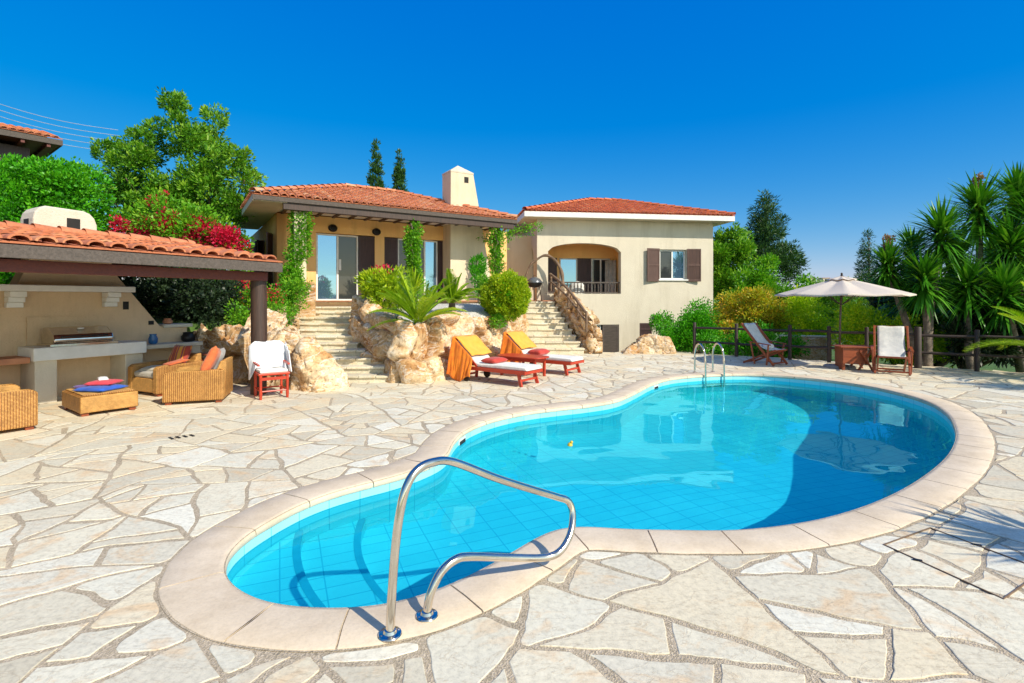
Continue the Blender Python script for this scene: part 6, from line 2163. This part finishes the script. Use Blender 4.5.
cb = at(418, 328, 11.35); cycad('big arching yellow green cycad palm on the white gravel', (cb.x, cb.y, bed_z(cb.x, cb.y) - .02), 30, 1.38, 5, dirs=[(3.0, 70), (.1, 30), (-.15, 62), (1.9, 40), (-2.6, 55), (2.75, 45), (3.4, 22), (2.9, 38), (3.3, 50), (3.6, 30), (2.6, 52), (.2, 55), (-.3, 40), (.6, 50), (-.7, 62), (1.5, 55), (4.5, 70), (3.05, 62), (0.05, 68), (-1.2, 45), (1.0, 72), (2.2, 66), (3.9, 60), (5.4, 52)])
cb = at(452, 305, 13.6); cycad('smaller cycad palm behind the big one, in front of the chimney wall', (cb.x, cb.y, bed_z(cb.x, cb.y)), 30, 1.0, 6, (25, 85), .15)
sh = thing('leafy_shrub', 'lime green leafy shrub with a few red flowers left of the cycad palm', 'shrub', (-3.5, 13.2, 1.3))
crown('foliage', [lob(378, 290, 15, 13.4), lob(392, 282, 12, 13.4), lob(370, 282, 8, 13.4), lob(385, 302, 12, 13.2), lob(400, 298, 10, 13.2)], L_BALL, sh, 5000, .13, .035, 30, .13)
crown('flowers', [lob(384, 271, 6, 13.6), lob(376, 272, 4, 13.6)], L_BRACT, sh, 130, .07, .05, 31, .08, per=5)
sp = thing('spiky_plant', 'fresh green bromeliad like spiky plant growing under the middle vine', 'plant', (-2.6, 14.8, 1.55))
c = at(414, 292, 14.8); v, f, t_ = sword_head((c.x, c.y, c.z), .8, 60, np.random.default_rng(8), .06, .9); np_mesh('leaves', v, f, L_BALL, sp, t_)
sp2 = thing('column_plant', 'small upright bright green plant beside the clipped round bush', 'plant', (-1.05, 16.3, 1.6))
crown('foliage', [lob(478, 265, 7, 16.2, 1, 8), lob(478, 276, 7, 16.2, 1, 8), lob(479, 290, 5, 16.2)], L_HEDGE, sp2, 1500, .11, .03, 33, .1, up=1.2)
mb = MB(); c = at(479, 300, 16.2); mb.tube([c - V(0, 0, .1), c + V(0, 0, .5)], .05, 8); mb.build('stem', BARK, sp2)
bb = thing('clipped_round_bush', 'clipped round lime green bush on the gravel bed', 'bush', (-.25, 14.4, 1.5))
c = at(505, 296, 14.3)
crown('foliage', [(c.x, c.y, c.z, .64, .64, .62)], L_BALL, bb, 24000, .055, .03, 34, .07, per=20, shell=(.80, 1.0), up=.2, tmix=.3)
crown('inner_leaves', [(c.x, c.y, c.z, .54, .54, .53)], L_HEDGE, bb, 7000, .09, .05, 35, .08, shell=(.5, 1.0))
branches('stem', (c.x, c.y, bed_z(c.x, c.y) - .05), [(c.x + .2, c.y, c.z), (c.x - .2, c.y + .1, c.z), (c.x, c.y - .2, c.z + .2)], .05, BARK, bb, 9)
sb = thing('low_bush', 'low dark green bush between the gravel and the clipped round bush', 'bush', (-.9, 14.6, 1.5))
crown('foliage', [lob(487, 290, 7, 14.9), lob(482, 282, 5, 15), lob(492, 305, 6, 14.4), lob(498, 322, 6, 13.9)], L_VINE, sb, 2200, .07, .04, 36, .1)

# cypresses behind the house
for k, (px, top, bot, w_, Y, lab) in enumerate(((376, 143, 205, 8.5, 30, 'slender dark cypress behind the villa roof, the left and fuller of the pair'), (399.5, 153, 207, 6.5, 31, 'slender cypress behind the villa roof, the thinner right one of the pair'))):
    L_ = []; n = 9
    for q in range(n):
        u = q / (n - 1); L_.append(lob(px + rz.uniform(-.6, .6), bot + (top + 4 - bot) * u, w_ * (1 - .72 * u ** 1.6) * 1.0, Y, 1, 7))
    b = at(px, 300, Y); tree('cypress_tree', lab, 'tree', (b.x, b.y, -1), L_[:] + [(b.x, b.y, 4.5, .5, .5, 2.5)], L_CYP, 9000, .16, .05, .14, 50 + k, fork=.9, cl_r=.13, up=1.6, group='pair of cypresses')

# tall conifer with layered open boughs, broadleaf trees and shrubs right of the wing
def conifer(label, px, top, bot, hw, Y, seed, n, base_z=-3, layers=15, mat=L_PINE):
    r = random.Random(seed); L_ = []
    for q in range(layers):
        u = q / (layers - 1); wy = hw * (1 - u) ** .8 + 3
        for s in range(5):
            a = r.uniform(0, 6.28); rr_ = wy * r.uniform(.35, .8); yy = bot + (top - bot) * u
            c = at(px, yy, Y); k = Y / F
            L_.append((c.x + math.cos(a) * rr_ * k, c.y + math.sin(a) * rr_ * k, c.z, wy * .36 * k, wy * .36 * k, 3.2 * k))
    c = at(px, 300, Y)
    t = thing('conifer_tree', label, 'tree', (c.x, c.y, base_z))
    crown('crown', L_, mat, t, n, .26, .05, seed, .32, per=22, up=.35)
    mb = MB(); mb.tube([(c.x, c.y, base_z), at(px, top + 8, Y)], [.28, .04], 8)
    for l in L_[::2]: mb.tube([(c.x, c.y, l[2] - .3), l[:3]], [.06, .015], 5)
    mb.build('trunk', BARK, t)
    return t
conifer('tall dark conifer rising right of the villa wing', 766, 196, 262, 27, 32, 61, 11000)
crown('lower_boughs', [lob(787, 258, 13, 32), lob(795, 268, 10, 32), lob(778, 275, 14, 32)], L_PINE, bpy.data.objects['conifer_tree'], 4000, .26, .05, 62, .3)
conifer('small distant layered conifer beyond the parasol', 869, 236, 295, 13, 46, 63, 6500, -4, 11)
def grp_tree(name, label, cat, base, specs, Y, mat, n, L, W, seed, tr=.12, **kw):
    ls = sublobes(specs, max(14, int(sum(s[2] for s in specs) * .42)), 5.5, 9.5, Y, .8, seed)
    return tree(name, label, cat, base, ls, mat, n, L, W, tr, seed, **kw)
b = at(728, 300, 24); grp_tree('broadleaf_tree', 'mid green tree close against the right corner of the villa wing', 'tree', (b.x, b.y, -2.2), ((722, 262, 14), (716, 245, 8), (733, 240, 10), (730, 285, 18), (745, 262, 14), (716, 280, 12), (742, 252, 8)), 24, L_TREE, 15000, .15, .07, 64, fork=.6)
b = at(760, 300, 23); grp_tree('broadleaf_tree', 'brighter green tree below the tall dark conifer', 'tree', (b.x, b.y, -2.2), ((755, 285, 16), (768, 268, 12), (775, 290, 15), (792, 290, 12), (748, 275, 12), (805, 292, 13), (818, 297, 12), (740, 298, 12)), 23, L_VINE, 14000, .14, .065, 65, fork=.6)
b = at(745, 320, 19.5); grp_tree('golden_shrub', 'golden yellow leaved shrub behind the fence beside the wing', 'shrub', (b.x, b.y, -1), ((722, 315, 13), (738, 306, 13), (755, 303, 11), (770, 309, 12), (745, 322, 14), (783, 318, 11), (728, 330, 10), (762, 325, 12)), 19.3, L_GOLD, 13000, .11, .05, 66, .05, fork=.3)
b = at(700, 330, 18.6); grp_tree('green_shrub', 'green creeper shrub climbing the foot of the wing wall', 'shrub', (b.x, b.y, -1), ((662, 328, 8), (675, 325, 10), (690, 320, 11), (703, 316, 10), (697, 334, 13), (680, 338, 11), (668, 340, 9)), 18.4, L_HEDGE, 17000, .08, .05, 67, .04, fork=.3)
for k, (spec, Y, mat, lab) in enumerate((
        (((722, 348, 15), (740, 344, 15), (758, 340, 14), (775, 346, 13), (710, 350, 12), (792, 342, 12)), 17.6, L_HEDGE, 'low bright green shrub seen through the fence behind the deck chair'),
        (((808, 320, 14), (800, 305, 12), (818, 308, 11), (795, 330, 12), (820, 330, 12), (806, 345, 10)), 18.6, L_YEL, 'yellow green shrub left of the parasol pole behind the fence'),
        (((868, 330, 13), (855, 320, 12), (880, 322, 12), (860, 342, 12), (848, 335, 10), (876, 345, 10)), 16.2, L_YEL, 'yellow green shrub right of the parasol pole behind the fence'),
        (((900, 350, 12), (915, 345, 12), (905, 330, 12), (925, 352, 10), (940, 348, 11), (955, 352, 10)), 15.6, L_YEL, 'yellow green shrub among the yucca trunks'),
        (((893, 315, 12), (905, 300, 12), (880, 305, 11), (897, 288, 10)), 19, L_DARK, 'dark bush behind the parasol rim under the yuccas'),
        (((838, 300, 10), (825, 290, 8), (850, 296, 10), (842, 316, 10), (828, 310, 8)), 22, L_TREE, 'dark green bush seen just under the parasol canopy'))):
    c = at(spec[0][0], spec[0][1], Y); grp_tree('garden_shrub', lab, 'shrub', (c.x, c.y, hgt(c.x, c.y) - .1), spec, Y, mat, 8000, .10, .045, 70 + k, .035, fork=.3, group='shrubs beyond the fence')
# dark planting behind the right end of the fence
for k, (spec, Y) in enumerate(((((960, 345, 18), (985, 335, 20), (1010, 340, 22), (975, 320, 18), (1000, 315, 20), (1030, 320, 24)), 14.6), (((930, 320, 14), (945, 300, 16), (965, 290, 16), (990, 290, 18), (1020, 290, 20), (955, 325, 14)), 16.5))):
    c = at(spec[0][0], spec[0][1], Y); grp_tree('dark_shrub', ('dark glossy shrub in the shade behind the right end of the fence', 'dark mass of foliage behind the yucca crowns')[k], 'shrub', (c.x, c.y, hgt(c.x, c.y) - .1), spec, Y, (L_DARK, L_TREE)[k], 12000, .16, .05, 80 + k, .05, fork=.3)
wd = thing('distant_woodland', None, None, (30, 60, -4))
wl = []
for k in range(46):
    px = 640 + k * 11 + rz.uniform(-6, 6); Y = rz.uniform(48, 85); c = at(px, 300, Y); k_ = rz.uniform(1.6, 3.0); wl.append((c.x, c.y, -3.2 + rz.uniform(0, 2.6) + k_ * .6, k_, k_, k_ * .9))
ow = crown('distant_woodland', wl, L_TREE, None, 34000, .5, .28, 90, .55); bpy.data.objects.remove(wd); tag(ow, kind='stuff')

# yuccas
def yucca(label, base, heads, seed, n=190, width=.07, flower=()):
    t = thing('yucca_tree', label, 'yucca tree', tuple(base), 0, 'yucca trees at the right')
    rng = np.random.default_rng(seed); base = Vector(base)
    for k, (c, R_) in enumerate(heads):
        c = Vector(c)
        R_ = R_ * 1.12
        parts = [sword_head(tuple(c), R_, n, rng, width, .22, .25), sword_head((c.x, c.y, c.z - R_ * .3), R_ * .9, n, rng, width, -.30, .5), ] + ([sword_head((c.x, c.y, c.z - R_ * .75), R_ * .8, n // 2, rng, width, -.9, .5)] if seed == 104 else [])
        v, f, tt = merge_np(parts); np_mesh('leaf_crown', v, f, L_YUC, t, tt)
        m = base.lerp(c, .5); m.z = base.z + (c.z - base.z) * .42; m.x += .1 * math.sin(k * 2 + seed)
        mb = MB(); pts = catmull([base + V(.03 * k, 0, 0), m, c - V(0, 0, .15)], 6); mb.tube(pts, [.105 - .035 * q / (len(pts) - 1) for q in range(len(pts))], 10); mb.build('trunk', YBARK, t, smooth=60)
        if k in flower: crown('flower_spike', [(c.x, c.y, c.z + R_ * .62, .10, .10, .2)], L_FLOW, t, 300, .06, .05, seed, .08, per=10)
    return t
yucca('yucca with two trunks directly behind the white deck chair', (10.95, 13.75, -.3), [(at(888, 264, 14.6), .80), (at(924, 278, 13.9), .85), (at(941, 232, 14.2), .98)], 101, flower=(0,))
yucca('tall yucca with a leaning pale trunk and the highest crown', (12.0, 13.6, -.3), [(at(979, 208, 14.6), 1.05), (at(968, 285, 13.8), .85)], 102, flower=(0,))
yucca('yucca at the right edge of the photo with several crowns', (13.6, 13.9, -.3), [(at(1018, 196, 15), 1.0), (at(1010, 246, 14), 1.0), (at(1040, 225, 14), 1.0), (at(1004, 292, 13.4), .9), (at(1045, 280, 13.6), 1.0)], 103)
yucca('yucca behind the others filling the gap between their crowns', (13.2, 16.5, -.5), [(at(912, 250, 16.8), .9), (at(957, 255, 16.2), 1.0), (at(995, 255, 16.6), 1.0), (at(1015, 305, 15.2), .95), (at(905, 300, 16), .8)], 104)
# palm plant at the right frame edge
c = (12.1, 11.35, -.02); cycad('feathery dark green palm leaning into the photo from the right edge', c, 30, 2.1, 44, (15, 70), .26, .5, name='feather_palm', mat=L_CYC)
# yuccas just outside the right edge whose leaves shade the paving
yucca('yucca just outside the right edge, known by its shadow near the hatch', (5.55, 2.35, 0), [(V(5.3, 2.5, 1.25), .85), (V(5.75, 2.1, 1.8), .8)], 105, 70, .05)
yucca('yucca outside the right edge, known by its shadow on the pool rim side', (9.9, 6.0, 0), [(V(9.75, 6.0, 1.35), .8), (V(10.3, 5.6, 1.7), .8)], 106, 80, .05)
yucca('yucca outside the right edge casting the farther leaf shadows', (12.6, 8.4, 0), [(V(12.4, 8.4, 2.2), .95), (V(13.0, 8.0, 2.9), .95)], 107, 90, .05)
# far white houses on the hill
for k, (px, w_) in enumerate(((811, 4), (824, 6), (836, 4))):
    c = at(px, 279, 420); t = thing('distant_house', ('tiny white flat roofed house on the horizon, leftmost of three', 'tiny white house on the horizon with the widest front', 'tiny white house on the horizon nearest the parasol top')[k], 'house', (c.x, c.y, c.z - 6), 0, 'distant white houses')
    mb = MB(); mb.box((c.x, c.y, c.z - 3), (w_, 6, 7)); mb.build('wall', WALL3, t)
    mb = MB(); mb.box((c.x, c.y, c.z + .7), (w_ + .5, 6.5, .4)); mb.build('roof', FLAT_TERRA, t)
    mb = MB(); mb.box((c.x, c.y - 3.02, c.z - 1), (w_ * .4, .04, 1.6)); mb.build('window', DARK, t)

# receivers: everything under the water line takes the refracted sun
for o in bpy.data.objects:
    if o.parent and o.parent.name in ('swimming_pool', 'pool_ladder'): o.cycles.is_caustics_receiver = True
